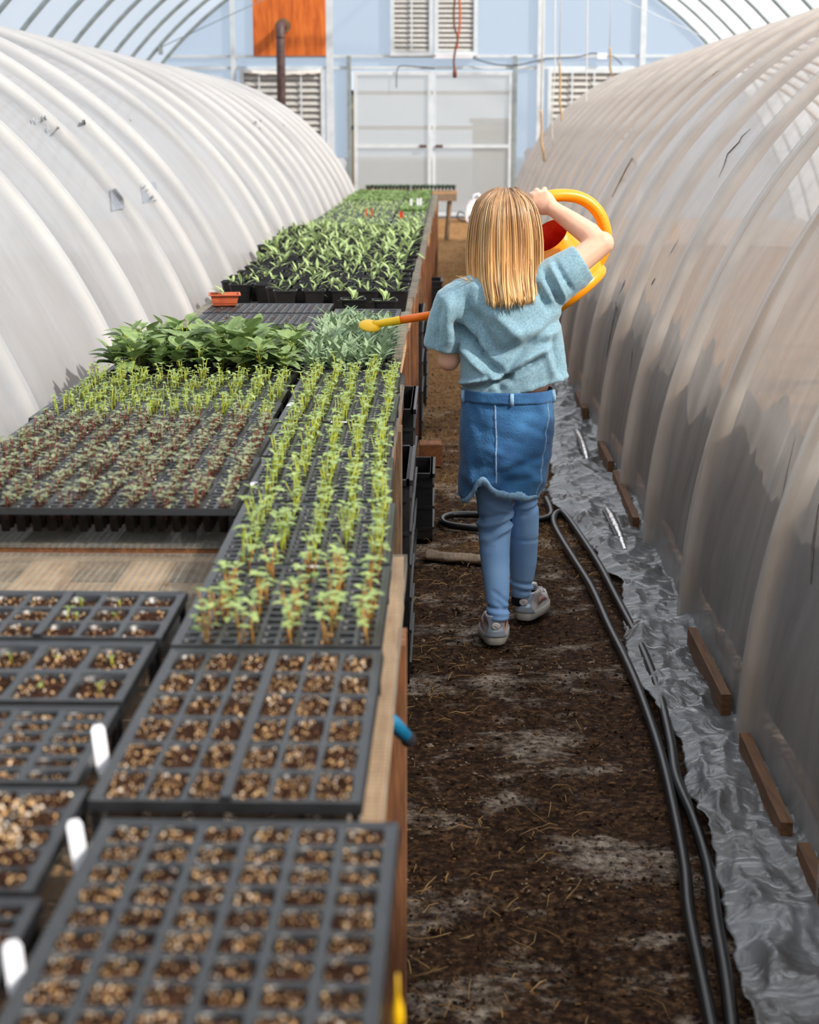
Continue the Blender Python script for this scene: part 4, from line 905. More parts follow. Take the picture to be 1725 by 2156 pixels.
def dangler(px, y_top, y_bot, Y, label, stem=True, sway=0):
    t = thing('hanging_string', label, 'string', onY(px, y_top, Y)); o_ = t.location; tp = Vector((o_.x, Y, arc_z(o_.x) - .05))
    mb = MB(); mb.tube([tp - o_, (tp - o_) * .5 + Vector((.01, 0, 0)), (0, 0, 0)] if stem else [tp - o_] + [onY(px + sway * math.sin(q), y_top + (y_bot - y_top) * q / 6, Y) - o_ for q in range(1, 7)], .006, 5); mb.build('string', M['twine_w'], t)
    if stem:
        mb = MB(); mb.tube(spline([onY(px + dx, y_top + (y_bot - y_top) * f, Y) - o_ for f, dx in ((0, 0), (.3, 2), (.6, 1), (.8, 5), (1, 7))], 5), [.014] * 21, 6); mb.build('dry_stem', M['twine'], t)
dangler(1178, 128, 272, 20.5, 'dry brown vine stem on a string over the dirty tunnel, upper one')
dangler(1139, 232, 340, 18.0, 'dry tan stem hanging lowest in front of the dirty tunnel end')
dangler(1284, 100, 172, 22.5, 'dry stem hanging before the lower right vent')
dangler(1236, 0, 250, 19.5, 'white string hanging straight down over the dirty tunnel', False, 1)
dangler(1166, 40, 330, 18.8, 'wavy white string hanging between two dry stems', False, 3)
# heater at the far end of the path
p = onz(1000, 462, 0); t = thing('floor_blower', 'white floor blower standing at the end of the path', 'blower', (p.x + .05, 28.6, 0))
mb = MB(); R = Matrix.Rotation(.15, 3, 'Z'); mb.rings([[(sx * w_, sy * .17, z) for sx, sy in ((-1, -1), (1, -1), (1, 1), (-1, 1))] for w_, z in ((.20, .0), (.22, .06), (.21, .24), (.15, .34), (.08, .36))], 0, True, True, False); mb.build('housing', M['white'], t)
mb = MB(); mb.box((-.03, -.176, .07), (.26, .012, .07)); mb.box((-.205, 0, .14), (.02, .26, .2)); mb.build('air_outlet', M['black'], t)
mb = MB(); mb.tube([(-.10, 0, .34), (-.08, 0, .44), (0, 0, .46), (.05, 0, .36)], .018, 6); mb.build('carry_handle', M['white'], t)
mb = MB(); mb.tube(spline([Vector(q) for q in ((-.2, 0, .1), (-.32, -.02, .16), (-.36, -.05, .06), (-.25, -.08, .01), (-.05, -.25, .01))], 5), .012, 6); mb.build('power_cord', M['cord_dk'], t)
# table across the far end with trays
t = thing('trestle_table', 'wooden trestle table across the far end of the bench row', 'table', (-.49, 23.9, 0))
mb = MB(); mb.box((0, 0, .655), (1.30, .56, .03)); mb.build('table_top', M['wood_raw'], t)
mb = MB(); mb.box((0, -.27, .59), (1.28, .03, .10)); mb.build('apron', M['wood_grey'], t)
for sx in (-1, 1):
    for sy in (-1, 1):
        mb = MB(); mb.tube([(sx * .55, sy * .22, .64), (sx * .50, sy * .27, -.005)], .032, 4, sm=False); mb.build('leg', M['post_grey'], t)
    mb = MB(); mb.box((sx * .53, 0, .24), (.03, .56, .05)); mb.build('brace', M['post_grey'], t)
for q, xx in enumerate((-1.125, -.485)):
    me, cells = tray_mesh('seed_tray', .62, .30, 12, 6, .062, .07); t = thing('seed_tray', ('left' if q == 0 else 'right') + ' hand tray of dark green seedlings on the far trestle table', 'tray', (xx + .31, 23.80, .671), 0, 'trays on the far table')
    obj('cell_pan', me, t); obj('soil', soil_mesh(cells, .062, .006, 0), t); o = obj('seedlings', far_plants(cells, .062, 'dark', 2, 90 + q), t); o['kind'] = 'stuff'

# ================================================================== PERSON
GY = 4.80
def P(x, y, Y=GY): return onY(x, y, Y)
def ppm(Y): return FPX / (Y * math.cos(PIT) + .2)        # pixels per metre near depth Y
def ering(c, rx, ry, n=20, ax=(1, 0, 0), ay=(0, 1, 0), p=1.0):
    ax, ay = Vector(ax), Vector(ay); out = []
    for j in range(n):
        a = 2 * PI * j / n; ca, sa = math.cos(a), math.sin(a)
        out.append(c + ax * (rx * math.copysign(abs(ca) ** p, ca)) + ay * (ry * math.copysign(abs(sa) ** p, sa)))
    return out
def pring(y, xl, xr, dep, Y=GY, n=24, p=1.0):
    """ring whose left and right edges are at these image columns"""
    a, b = P(xl, y, Y), P(xr, y, Y); return ering((a + b) / 2, (b - a).length / 2, dep, n, p=p)
person = thing('person', 'girl with straight blond hair in teal shirt and denim skirt walking away along path', 'person', (P(1070, 1340, 4.8).x, 4.82, 0))
PO = -person.location
class OffMB(MB):
    pass
def pbuild(mb, name, mats, parent=person):
    for v in mb.v: v += PO
    return mb.build(name, mats, parent)
def prough(mb, name, mats, vox, smooth, disp=None, parent=person):
    o = rough_mesh(mb, name, mats, vox, smooth, disp, None)
    for v in o.data.vertices: v.co += PO
    o.parent = parent; return o
# --- body: one continuous surface
mb = MB()
tor = [(880, 996, 1138, .070, 4.80), (850, 996, 1138, .072, 4.80), (815, 998, 1156, .074, 4.80), (800, 1000, 1158, .066, 4.805), (770, 1014, 1150, .046, 4.815), (700, 1014, 1135, .044, 4.82), (640, 1005, 1140, .048, 4.815), (605, 1005, 1125, .044, 4.81), (590, 1020, 1105, .05, 4.80), (565, 1036, 1090, .038, 4.81), (530, 1038, 1088, .040, 4.82)]
mb.rings([pring(*q) for q in tor])
HC = P(1063, 492, 4.835)
mb.ball(HC, (.074, .092, .098), 18, 12)
mb.ball(HC + Vector((0, .045, -.045)), (.052, .052, .06), 14, 10)                        # jaw
mb.tube([HC + Vector((0, .085, .015)), HC + Vector((0, .103, -.018)), HC + Vector((0, .090, -.032))], [.008, .011, .009], 8)     # nose
for s in (-1, 1): mb.ball(HC + Vector((s * .074, -.002, -.008)), (.010, .018, .026), 8, 8)                                          # ears
SHL, SHR = P(958, 622, 4.80), P(1150, 590, 4.80)
ELR, WRR = P(1268, 512, 4.84), P(1170, 443, 4.93)
mb.tube([P(1100, 610, 4.80), SHR, P(1215, 552, 4.82), ELR + Vector((-.006, 0, -.004))], [.036, .040, .040, .036], 14)
mb.tube([ELR + Vector((-.012, 0, -.004)), ELR * .72 + WRR * .28, ELR * .35 + WRR * .65, WRR, P(1158, 435, 4.94)], [.035, .035, .030, .0235, .024], 14); mb.ball(ELR + Vector((.001, 0, 0)), .0345, 12, 8)
# right hand: palm, five fingers closing round the handle
PC = P(1146, 427, 4.945)
mb.rings([ering(PC * (1 - f) + (P(1164, 438, 4.94)) * f, r_, t_, 12, ax=(.45, 0, .89), ay=(.2, .97, 0)) for f, r_, t_ in ((1.1, .022, .018), (.6, .031, .018), (.1, .036, .018), (-.5, .036, .016), (-.85, .028, .012))])
for (kx, ky), (mx_, my), (tx, ty) in (((1121, 424), (1113, 424), (1121, 436)), ((1125, 413), (1118, 409), (1124, 422)), ((1135, 406), (1130, 400), (1134, 412)), ((1148, 404), (1147, 398), (1149, 408))):
    mb.tube([PC, P(kx, ky, 4.940), P(mx_, my, 4.962), P(mx_, my + 3, 4.992), P(tx, ty, 5.0)], [.010, .0100, .0088, .0082, .0068], 8)
mb.tube([P(1156, 440, 4.945), P(1142, 447, 4.965), P(1131, 441, 4.985), P(1128, 432, 4.995)], [.011, .0105, .009, .007], 8)
# left arm, elbow bent, hand steadying the spout in front
ELL = P(945, 757, 4.83); HL = P(1000, 672, 5.012)
mb.tube([P(985, 620, 4.80), SHL, P(942, 700, 4.815), ELL], [.034, .032, .031, .033], 14); mb.ball(ELL, .034, 12, 8)
mb.tube([ELL, ELL * .6 + HL * .4 + Vector((0, .02, -.01)), HL + Vector((-.01, -.06, -.028))], [.033, .030, .022], 12)
LP = HL + Vector((0, -.03, -.015)); mb.ball(LP, (.032, .022, .030), 12, 8); mb.tube([HL + Vector((-.01, -.06, -.028)), LP], [.022, .022], 10)
for q, dx in enumerate((-.026, -.009, .009, .026)):
    ln = (.9, 1.05, 1.0, .85)[q]
    mb.tube([LP + Vector((dx * .8, 0, .005)), LP + Vector((dx, .012, .030 * ln)), LP + Vector((dx, .040, .040 * ln)), LP + Vector((dx, .058, .018))], [.010, .009, .008, .0068], 8)
mb.tube([LP + Vector((.024, 0, -.012)), LP + Vector((.034, .02, -.014)), LP + Vector((.026, .045, -.012))], [.011, .009, .007], 8)
# legs
for hip, knee, ank, toe in ((P(1036, 870, 4.80), P(1042, 1115, 4.86), P(1049, 1300, 4.775), P(1047, 1325, 4.90)), (P(1100, 870, 4.80), P(1106, 1120, 4.92), P(1101, 1262, 5.025), P(1112, 1288, 5.14))):
    mb.tube([hip, hip * .5 + knee * .5, knee, knee * .62 + ank * .38 + Vector((0, .004, 0)), ank, ank + Vector((0, 0, -.04))], [.054, .033, .026, .026, .021, .021], 14)
    mb.tube([ank + Vector((0, 0, -.035)), toe + Vector((0, 0, -.005))], [.022, .018], 10)
body = prough(mb, 'body', M['skin'], .0042, 5)
# face
mb = MB()
for s in (-1, 1): mb.ball(HC + Vector((s * .030, .080, .004)), (.012, .010, .009), 10, 8)
e = pbuild(mb, 'eyes', M['eye']); mb = MB()
for s in (-1, 1): mb.ball(HC + Vector((s * .030, .089, .004)), (.005, .003, .005), 8, 6)
pbuild(mb, 'iris', M['iris'], e); mb = MB(); mb.ball(HC + Vector((0, .094, -.052)), (.020, .006, .006), 12, 6); pbuild(mb, 'mouth', M['lip'])

# --- shirt
FOLDS = []
def fold(x0, y0, x1, y1, w, amp, bow=0): FOLDS.append((P(x0, y0, 4.71), P(x1, y1, 4.71), w, amp, bow))
def soft(f): return max(0, min(1, f))
fold(972, 700, 1062, 792, .012, -.016, .01); fold(960, 690, 1010, 745, .010, -.012); fold(975, 735, 1050, 800, .010, .010, .01); fold(1065, 790, 1185, 680, .013, -.012, -.02); fold(1050, 800, 1150, 735, .010, .010, -.01)
fold(975, 824, 1060, 800, .007, -.014); fold(1055, 802, 1130, 762, .008, -.016); fold(972, 815, 1065, 788, .006, .010); fold(1000, 665, 1040, 735, .018, -.012); fold(1040, 655, 1090, 710, .018, .010)
fold(1085, 700, 1165, 700, .022, .008); fold(1040, 745, 1150, 725, .018, -.008); fold(1130, 600, 1155, 650, .009, -.009); fold(1150, 580, 1180, 640, .008, -.010); fold(1175, 560, 1205, 610, .007, -.007); fold(1165, 570, 1190, 625, .007, .007)
fold(945, 640, 945, 730, .014, .007); fold(925, 650, 918, 730, .010, -.006); fold(1170, 720, 1182, 785, .010, -.009); fold(1150, 740, 1165, 790, .010, .006); fold(985, 640, 1000, 720, .012, -.008); fold(1010, 770, 1050, 815, .008, -.008)
def shirt_disp(p, n):
    back = soft((4.83 - p.y) / .05); off = .0035 * nz(p.x * 17, p.z * 13, 4) + .002 * nz(p.x * 45, p.z * 38, 1)
    for a, b, w, amp, bow in FOLDS:
        dx, dz = b.x - a.x, b.z - a.z; L2 = dx * dx + dz * dz; t_ = ((p.x - a.x) * dx + (p.z - a.z) * dz) / L2
        if -.25 < t_ < 1.25:
            L1 = math.sqrt(L2); dist = ((p.x - a.x) * dz - (p.z - a.z) * dx) / L1 - bow * 4 * t_ * (1 - t_)
            if abs(dist) < w * 3: off += 1.6 * amp * math.exp(-(dist / w) ** 2) * soft((t_ + .25) * 3) * soft((1.25 - t_) * 3) * back
    return p + n * off
mb = MB()
srt = [(800, 970, 1196, .100), (770, 969, 1194, .104), (730, 970, 1189, .106), (690, 966, 1184, .106), (650, 955, 1182, .102), (620, 945, 1176, .094), (598, 948, 1160, .085), (584, 972, 1140, .068), (572, 1012, 1112, .050)]
bot = []
for j in range(24):
    a = 2 * PI * j / 24; ca = math.cos(a); y = 824 if ca < 0 else 824 - 34 * ca
    y += (10 * soft((-ca - .3) / .7)); bot.append(pring(y, 970, 1198, .098)[j])
mb.rings([bot] + [pring(*q) for q in srt])
def sleeve(pts, rads, flat):
    mb.tube(pts, rads, 18, flat=flat, up=(0, 1, 0))
sleeve([P(985, 622, 4.80), P(958, 640, 4.80), P(940, 685, 4.81), P(930, 733, 4.82)], [.058, .064, .058, .054], 1.15)
sleeve([P(1110, 620, 4.80), P(1150, 605, 4.80), P(1195, 575, 4.81), P(1228, 552, 4.815)], [.072, .074, .066, .056], .98)
shirt = prough(mb, 'shirt', M['shirt'], .0055, 4, shirt_disp)
# --- skirt: an open tube of denim, ragged hem, one back flap turned up
SKF = [(1030, 935, 1130, 965, 9, .006), (1060, 975, 1140, 950, 8, -.006), (1010, 890, 1090, 920, 12, -.004), (1100, 880, 1150, 905, 8, -.005), (1020, 985, 1080, 960, 8, .006), (1110, 985, 1140, 1010, 7, .006), (985, 830, 1010, 900, 8, -.004), (1130, 840, 1156, 880, 7, .004), (985, 960, 1000, 1020, 8, .006), (1025, 850, 1120, 858, 8, -.003), (1060, 1000, 1120, 990, 7, -.006)]
def skirt_ring(f, j, n):
    a = 2 * PI * j / n
    top = 822; ys = top + (1030 - top) * f
    xl = 974 - 7 * math.sin(f * PI * .6); xr = 1164 + 2 * math.sin(f * PI) - 16 * max(0, f - .45) / .55
    hem = 0
    ca, sa = math.cos(a), math.sin(a)      # sa<0 is the back
    if f > .6:
        g_ = (f - .6) / .4; back = soft(-sa * 2)
        prof = 18 * soft((-ca - .55) / .3) - 26 * math.exp(-((ca + .45) / .22) ** 2) + 8 * math.exp(-((ca - .55) / .25) ** 2) - 18 * soft((ca - .8) / .2)
        hem = prof * g_ * back
    c = (P(xl, ys + hem, GY) + P(xr, ys + hem, GY)) / 2; hw = (P(xr, ys, GY) - P(xl, ys, GY)).length / 2
    dep = .096 + .012 * math.sin(f * PI * .8)
    p = c + Vector((ca * hw, sa * dep * (1.2 if sa > 0 else 1), 0))
    w = .004 * nz(p.x * 14, p.z * 16, 3) + .004 * math.sin(p.z * 70 + ca * 5 + 2 * nz(p.x * 9, p.z * 9)) * soft((f - .45) * 3) * soft(-sa + .2) + .0015 * nz(p.x * 60, p.z * 60, 2)
    if sa < .1:
        px_ = xl + (xr - xl) * (.5 + .5 * ca); py_ = ys + hem
        for (xa, ya, xb, yb, wd, am) in SKF:
            dx, dy = xb - xa, yb - ya; t_ = ((px_ - xa) * dx + (py_ - ya) * dy) / (dx * dx + dy * dy)
            if -.3 < t_ < 1.3:
                ds = ((px_ - xa) * dy - (py_ - ya) * dx) / math.hypot(dx, dy)
                if abs(ds) < wd * 3: w += am * math.exp(-(ds / wd) ** 2) * soft((t_ + .3) * 3) * soft((1.3 - t_) * 3)
    return p + Vector((ca, sa, 0)) * w
mb = MB(); NS = 96
mb.rings([[skirt_ring(f / 44, j, NS) for j in range(NS)] for f in range(45)], 0, False, False)
skirt_o = pbuild(mb, 'skirt', M['denim']); solidify(skirt_o, .0025, 0)
def skirt_seam(cols, r, name, mat):
    mb = MB(); mb.tube([skirt_ring(f / 30, j, NS) + Vector((0, -.0005, 0)) for f, j in cols], r, 6); return pbuild(mb, name, mat, skirt_o)
skirt_seam([(f, 96 * (.5 + .5 * .40) + 2.2 * f / 30) for f in range(0, 28)], .0032, 'seam', M['stitch'])
skirt_seam([(f, 96 * (.5 + .5 * .83) - 2.6 * f / 30) for f in range(0, 31)], .0032, 'seam', M['stitch'])
mb = MB(); mb.rings([[skirt_ring(f / 44, j, NS) + Vector((math.cos(2 * PI * j / NS) * .003, math.sin(2 * PI * j / NS) * .003, 0)) for j in range(NS)] for f in (-1, 0, 3, 4)], 0, False, False); o = pbuild(mb, 'waistband', M['denim'], skirt_o); solidify(o, .002, 0)
for j in (96 * .555, 96 * .76, 96 * .955):
    q = skirt_ring(0, j, NS); q2 = skirt_ring(.10, j, NS); d_ = Vector((math.cos(2 * PI * j / NS), math.sin(2 * PI * j / NS), 0)) * .006
    mb = MB(); mb.tube([q + d_ + Vector((0, 0, .006)), (q + q2) / 2 + d_ * 1.3, q2 + d_], [.006] * 3, 6, flat=.4, up=(0, 1, 0)); pbuild(mb, 'belt_loop', M['denim_pale'], skirt_o)
# turned up hem band, frayed
mb = MB(); NB = 60; rows_ = []
for i in range(NB + 1):
    j = 96 * (.575 + .315 * i / NB); e_ = skirt_ring(1.0, j, NS); f_ = math.sin(PI * i / NB) ** .6
    up_ = .026 * f_ * (.75 + .5 * nz(i * .12, 9)) + .004 * nz(i * .8, 2) + .004 * nz(i * 2.3, 5); o_ = Vector((math.cos(2 * PI * j / NS), math.sin(2 * PI * j / NS), 0))
    rows_.append([e_ + o_ * .001 + Vector((0, 0, -.004)), e_ + o_ * .005 + Vector((0, 0, -.005)), e_ + o_ * .006 + Vector((0, 0, up_ * .5)), e_ + o_ * (.006 + .003 * nz(i * .5, 4)) + Vector((0, 0, up_))])
mb.rings(rows_, 0, False, False, True, False); o = pbuild(mb, 'turned_hem', M['denim_pale'], skirt_o); solidify(o, .002, 0); o['label'] = 'paler turned up frayed hem'
mb = MB(); rf = random.Random(3)
for i in range(240):
    j = rf.uniform(40, 96); e_ = skirt_ring(1.0, j, NS); mb.tube([e_, e_ + Vector((rf.uniform(-.005, .005), rf.uniform(-.006, .002), -rf.uniform(.003, .012)))], [.0007, .0004], 3)
pbuild(mb, 'fray', M['denim_pale'], skirt_o)
# --- leggings: one leg tube each, with creases
def legging(rows, Ys, seed, cr):
    mb = MB(); n = 28; yy = [r[0] for r in rows]; R = []
    for k_ in range(91):
        y = yy[0] + (yy[-1] - yy[0]) * k_ / 90
        for (ya, la, ra), (yb, lb, rb) in zip(rows, rows[1:]):
            if ya <= y <= yb + 1e-6: f = (y - ya) / (yb - ya); xl, xr = la + (lb - la) * f, ra + (rb - ra) * f; break
        for (ya, Ya), (yb, Yb) in zip(Ys, Ys[1:]):
            if ya <= y <= yb + 1e-6: f = (y - ya) / (yb - ya); Yc = Ya + (Yb - Ya) * f; break
        a, b = P(xl, y, Yc), P(xr, y, Yc); c = (a + b) / 2; hw = (b - a).length / 2; ring_ = []
        for j in range(n):
            t_ = 2 * PI * j / n; ca, sa = math.cos(t_), math.sin(t_); p = c + Vector((ca * hw, sa * hw * 1.08, 0)); w = .0012 * nz(p.x * 20, p.z * 30, seed)
            for (yc, sl, wd, am, x0, x1) in cr:
                d_ = (y - yc - sl * ca) / wd
                if abs(d_) < 3 and sa < .4: w += 1.5 * am * math.exp(-d_ * d_) * soft((ca - x0) * 3) * soft((x1 - ca) * 3)
            ring_.append(p + Vector((ca, sa, 0)) * w)
        R.append(ring_)
    mb.rings(R, 0, True, True); return mb
CL = [(1048, 12, 5, -.006, -.5, 1.2), (1062, 14, 4, .004, -.6, 1.2), (1080, -8, 5, -.007, -1.3, .8), (1093, -10, 4, .004, -1.3, 1.2), (1108, -14, 5, -.008, -.9, 1.3), (1120, -16, 4, .005, -1.0, 1.2), (1136, -22, 5, -.006, -.8, .9), (1245, 22, 5, -.004, -.5, 1.2), (1262, 22, 5, -.004, -.3, 1.2), (1276, 3, 3, -.005, -1.3, 1.3), (1286, 2, 3, .003, -1.3, 1.3)]
CRR = [(1054, -4, 4, -.005, -1.2, 1.2), (1064, -5, 3, .003, -1.2, 1.2), (1078, -18, 5, -.006, -.4, 1.2), (1132, 1, 2.5, -.002, -1.3, 1.3), (1223, 4, 3, -.004, -1.3, 1.3), (1231, 6, 3, .003, -1.3, 1.3), (1240, 3, 3, -.004, -1.3, 1.3)]
mb = legging([(960, 992, 1072), (1000, 998, 1080), (1050, 1003, 1081), (1090, 1006, 1080), (1130, 1008, 1075), (1170, 1011, 1073), (1210, 1016, 1074), (1250, 1022, 1073), (1285, 1026, 1072), (1301, 1028, 1073)], [(960, 4.822), (1060, 4.847), (1120, 4.86), (1186, 4.835), (1301, 4.775)], 3, CL)
pbuild(mb, 'leggings_leg', M['legging'])
mb = legging([(960, 1068, 1150), (1020, 1076, 1142), (1060, 1080, 1134), (1110, 1077, 1135), (1150, 1074, 1133), (1190, 1074, 1130), (1220, 1075, 1124), (1240, 1077, 1121), (1254, 1078, 1120)], [(960, 4.843), (1060, 4.891), (1120, 4.922), (1174, 4.965), (1254, 5.025)], 8, CRR)
pbuild(mb, 'leggings_leg', M['legging'])
mb = MB(); mb.tube([P(1099, 1244, 5.03), P(1100, 1268, 5.035)], [.032, .035], 14); pbuild(mb, 'sock', M['sock'])
# --- shoes
def shoe(heel, yaw_, lift, name='shoe'):
    """local frame: heel back at origin, toe along +Y"""
    R = Matrix.Rotation(yaw_, 3, 'Z') @ Matrix.Rotation(-lift, 3, 'X'); T = lambda p: heel + R @ Vector(p)
    Ls = .205
    def outline(k_, z, grow=0, shift=0): # sole outline
        out = []
        for j in range(28):
            a = 2 * PI * j / 28; sy = math.sin(a); cx_ = math.cos(a); y = Ls / 2 + Ls / 2 * math.copysign(abs(sy) ** .8, sy)
            w = (.034 + .009 * math.sin(PI * soft((y / Ls - .25) / .75)) ) * k_
            out.append(T((math.copysign(abs(cx_) ** .62, cx_) * (w + grow), Ls / 2 + (y - Ls / 2) * (1 + 2 * grow / Ls) + shift, z)))
        return out
    root = None
    mb = MB()
    zs = [(.020, .0, 1.0), (.030, .001, 1.0), (.042, -.001, .97), (.056, -.004, .90)]
    rings = [outline(k_, z, g_) for z, g_, k_ in zs]
    def top(z, y0_, y1_, w):
        out = []
        for j in range(28):
            a = 2 * PI * j / 28; out.append(T((math.cos(a) * w, (y0_ + y1_) / 2 + math.sin(a) * (y1_ - y0_) / 2, z + .02 * soft((-math.sin(a) - .2)) * 0 - .012 * soft(math.sin(a)))))
        return out
    rings += [top(.068, .006, .150, .034), top(.080, .004, .122, .0335), top(.090, .003, .108, .033), top(.088, .010, .100, .027)]
    mb.rings(rings, 0, True, False); root = pbuild(mb, name, M['shoe'])
    mb = MB(); mb.rings([outline(1.03, 0, -.001), outline(1.06, .004, .003), outline(1.05, .026, .003), outline(1.0, .029, .001)]); pbuild(mb, 'sole', M['sole'], root)
    # pearl heel counter
    mb = MB(); rows_ = []
    for i in range(13):
        f = i / 12; z = .026 + .066 * f; r_ = []; half = (1.0 - .42 * math.sin(PI * f) - .05 * f) * 1.15
        for j in range(17):
            a = -PI / 2 + half * (j / 8 - 1); wz = .036 if z < .06 else .035; y = .030 + math.sin(a) * (.031 if z < .05 else .028) + (.002 if z > .05 else 0)
            r_.append(T((math.cos(a) * wz * 1.02, y - .002, z)))
        rows_.append(r_)
    mb.rings(rows_, 0, False, False, True, False); o = pbuild(mb, 'heel_counter', M['shoe_pearl'], root); solidify(o, .003, 0)
    mb = MB(); mb.rings([[T((math.cos(2 * PI * j / 16) * r_, -.004 - d_, .062 + math.sin(2 * PI * j / 16) * r_ * .85)) for j in range(16)] for r_, d_ in ((.0135, -.004), (.0135, .002), (.010, .004))]); b_ = pbuild(mb, 'heel_badge', M['shoe'], root)
    mb = MB(); mb.tube([T((-.006, -.0088, .064)), T((0, -.0092, .062)), T((.004, -.0092, .059)), T((.007, -.0088, .058))], [.0006, .0012, .0010, .0004], 5); pbuild(mb, 'badge_mark', M['ink'], b_)
    for s in (-1, 1):
        mb = MB(); rows_ = []
        for i in range(9):
            f = i / 8; y = .045 + .075 * f; zc = .056 - .010 * f + .006 * math.sin(PI * f); hw = .010 * (1 - .6 * f); w = .0375 + .0035 * f
            rows_.append([T((s * (w + .0015), y, zc - hw)), T((s * (w + .001 - .002), y, zc + hw))])
        mb.rings(rows_, 0, False, False, True, False); o = pbuild(mb, 'side_stripe', M['shoe_pink'], root); solidify(o, .002, 0)
    mb = MB()
    for i in range(4): mb.tube([T((-.022, .105 + .016 * i, .078 - .007 * i)), T((0, .108 + .016 * i, .088 - .008 * i)), T((.022, .105 + .016 * i, .078 - .007 * i))], .0025, 5)
    mb.tube([T(q) for q in ((.010, .10, .086), (.034, .085, .092), (.046, .075, .078), (.034, .09, .074))], .0022, 5); pbuild(mb, 'laces', M['shoe'], root)
    mb = MB(); mb.tube([T((0, .108, .080)), T((0, .095, .100))], [.018, .016], 8, flat=.35); pbuild(mb, 'tongue', M['shoe'], root)
    return root
hl = onz(1044, 1362, 0); shoe(Vector((hl.x, hl.y + .004, .002)), .02, 0)
hr_ = onz(1106, 1312, 0.003); shoe(Vector((hr_.x - .004, hr_.y + .02, .004)), -.32, 0)
# --- hair
HY = 4.835
hrows = [(399, 1052, 1078, .012), (402, 1040, 1089, .034), (409, 1024, 1104, .060), (422, 1009, 1119, .080), (442, 999, 1129, .096), (470, 992, 1136, .106), (505, 988, 1140, .110), (545, 987, 1140, .118), (580, 989, 1138, .136), (606, 993, 1140, .150), (626, 998, 1140, .160)]
def hair_pt(f, ang, grow=0):
    f = max(0, min(1, f)) * (len(hrows) - 1); i = min(int(f), len(hrows) - 2); g_ = f - i; y, xl, xr, dp = [a + (b - a) * g_ for a, b in zip(hrows[i], hrows[i + 1])]
    a, b = P(xl, y, HY), P(xr, y, HY); c = (a + b) / 2; hw = (b - a).length / 2; ca, sa = math.cos(ang), math.sin(ang)
    back = dp if sa < 0 else dp * .80
    return c + Vector((ca * (hw + grow), sa * (back + grow), grow * max(0, 1 - (f / (len(hrows) - 1)) * 4)))
mb = MB(); NH = 64; HR_ = []
for i in range(51):
    f = i / 50; ring_ = []
    for j in range(NH):
        a = 2 * PI * j / NH; sa = math.sin(a)
        ff = f
        if sa > .45: ff = min(f, .38)                       # fringe stops above the face
        w = .0035 * nz(a * 4, f * 1.5, 3) + .0025 * math.sin(a * 26 + 3 * nz(a * 3, f * 2)) * soft(f * 2)
        p = hair_pt(ff, a, w - .006)
        if f > .9: p.z -= .016 * nz(a * 5, 3) * (f - .9) * 10
        ring_.append(p)
    HR_.append(ring_)
mb.rings(HR_, 0, True, False); hair = pbuild(mb, 'hair', M['hair']); solidify(hair, .006, -1)
mb = MB(); rh_ = random.Random(11)
locks = [(-PI / 2 + rh_.uniform(-1.0, 1.0) * 1.95, rh_.uniform(-.13, .13), rh_.uniform(.93, 1.0), rh_.uniform(-.004, .008), rh_.choice((0, 1, 1, 1, 2, 2))) for _ in range(64)]
for q in range(900):
    a0, dr0, f10, g00, mt = locks[q % len(locks)] if rh_.random() < .85 else (-PI / 2 + rh_.uniform(-1.9, 1.9), rh_.uniform(-.15, .15), rh_.uniform(.93, 1), rh_.uniform(-.002, .006), rh_.choice((0, 1, 2)))
    sp = rh_.uniform(-1, 1); g0 = g00 + rh_.uniform(-.0015, .003) - .004 * abs(sp); f1 = min(1, f10 + rh_.uniform(-.02, .02)); pts = []; mt = mt if rh_.random() < .7 else rh_.choice((0, 1, 2)); n_ = 14
    for k_ in range(n_):
        f = f1 * k_ / (n_ - 1); wd = .09 * (.6 + .8 * math.sin(PI * min(1, f * .75)) - .75 * max(0, f - .72)); aa = a0 + dr0 * f * f + sp * wd + .012 * nz(q, f * 3)
        pts.append(hair_pt(f, aa, g0 + .003 * nz(q * 1.7, f * 2.5, 3) + .004 * max(0, f - .6)))
    ex = rh_.uniform(.004, .022) * (1 if abs(a0 + PI / 2) < 1.2 else .4); pts.append(pts[-1] + Vector((rh_.uniform(-.004, .004), rh_.uniform(-.004, .002), -ex))); R0 = rh_.uniform(.0013, .0028)
    mb.tube(pts, [R0 * (.5 + .5 * min(1, k_ / 3)) * (1 if k_ < n_ - 2 else (.8 if k_ < n_ else .12)) for k_ in range(n_ + 1)], 4, mt, flat=.7)
for q in range(260):       # crown and fringe, parted along the top
    a = rh_.uniform(-.35, PI + .35); f1 = rh_.uniform(.16, .34); mt = rh_.choice((0, 1, 1, 2)); dr = rh_.uniform(-.15, .15)
    pts = [hair_pt(f1 * k_ / 8, a + dr * k_ / 8, .002 + .002 * nz(q, k_ * .3)) for k_ in range(9)]; R0 = rh_.uniform(.0014, .0026)
    mb.tube(pts, [R0 * (.5 + .5 * min(1, k_ / 2)) * (1 if k_ < 7 else .5) for k_ in range(9)], 4, mt, flat=.7)
for q in range(14):        # wisps falling onto the left shoulder
    a = PI + rh_.uniform(-.1, .5); pts = [hair_pt(.45 + .1 * k_, a, .002) for k_ in range(5)]; e_ = P(rh_.uniform(958, 992), rh_.uniform(578, 590), 4.72); pts += [pts[-1] * .5 + e_ * .5 + Vector((.006, 0, -.004)), e_]
    mb.tube(pts, [.0010, .0011, .0011, .0010, .0009, .0008, .0003], 4, 2)
pbuild(mb, 'hair_strands', [M['hair'], M['hair_mid'], M['hair_pale']], hair)

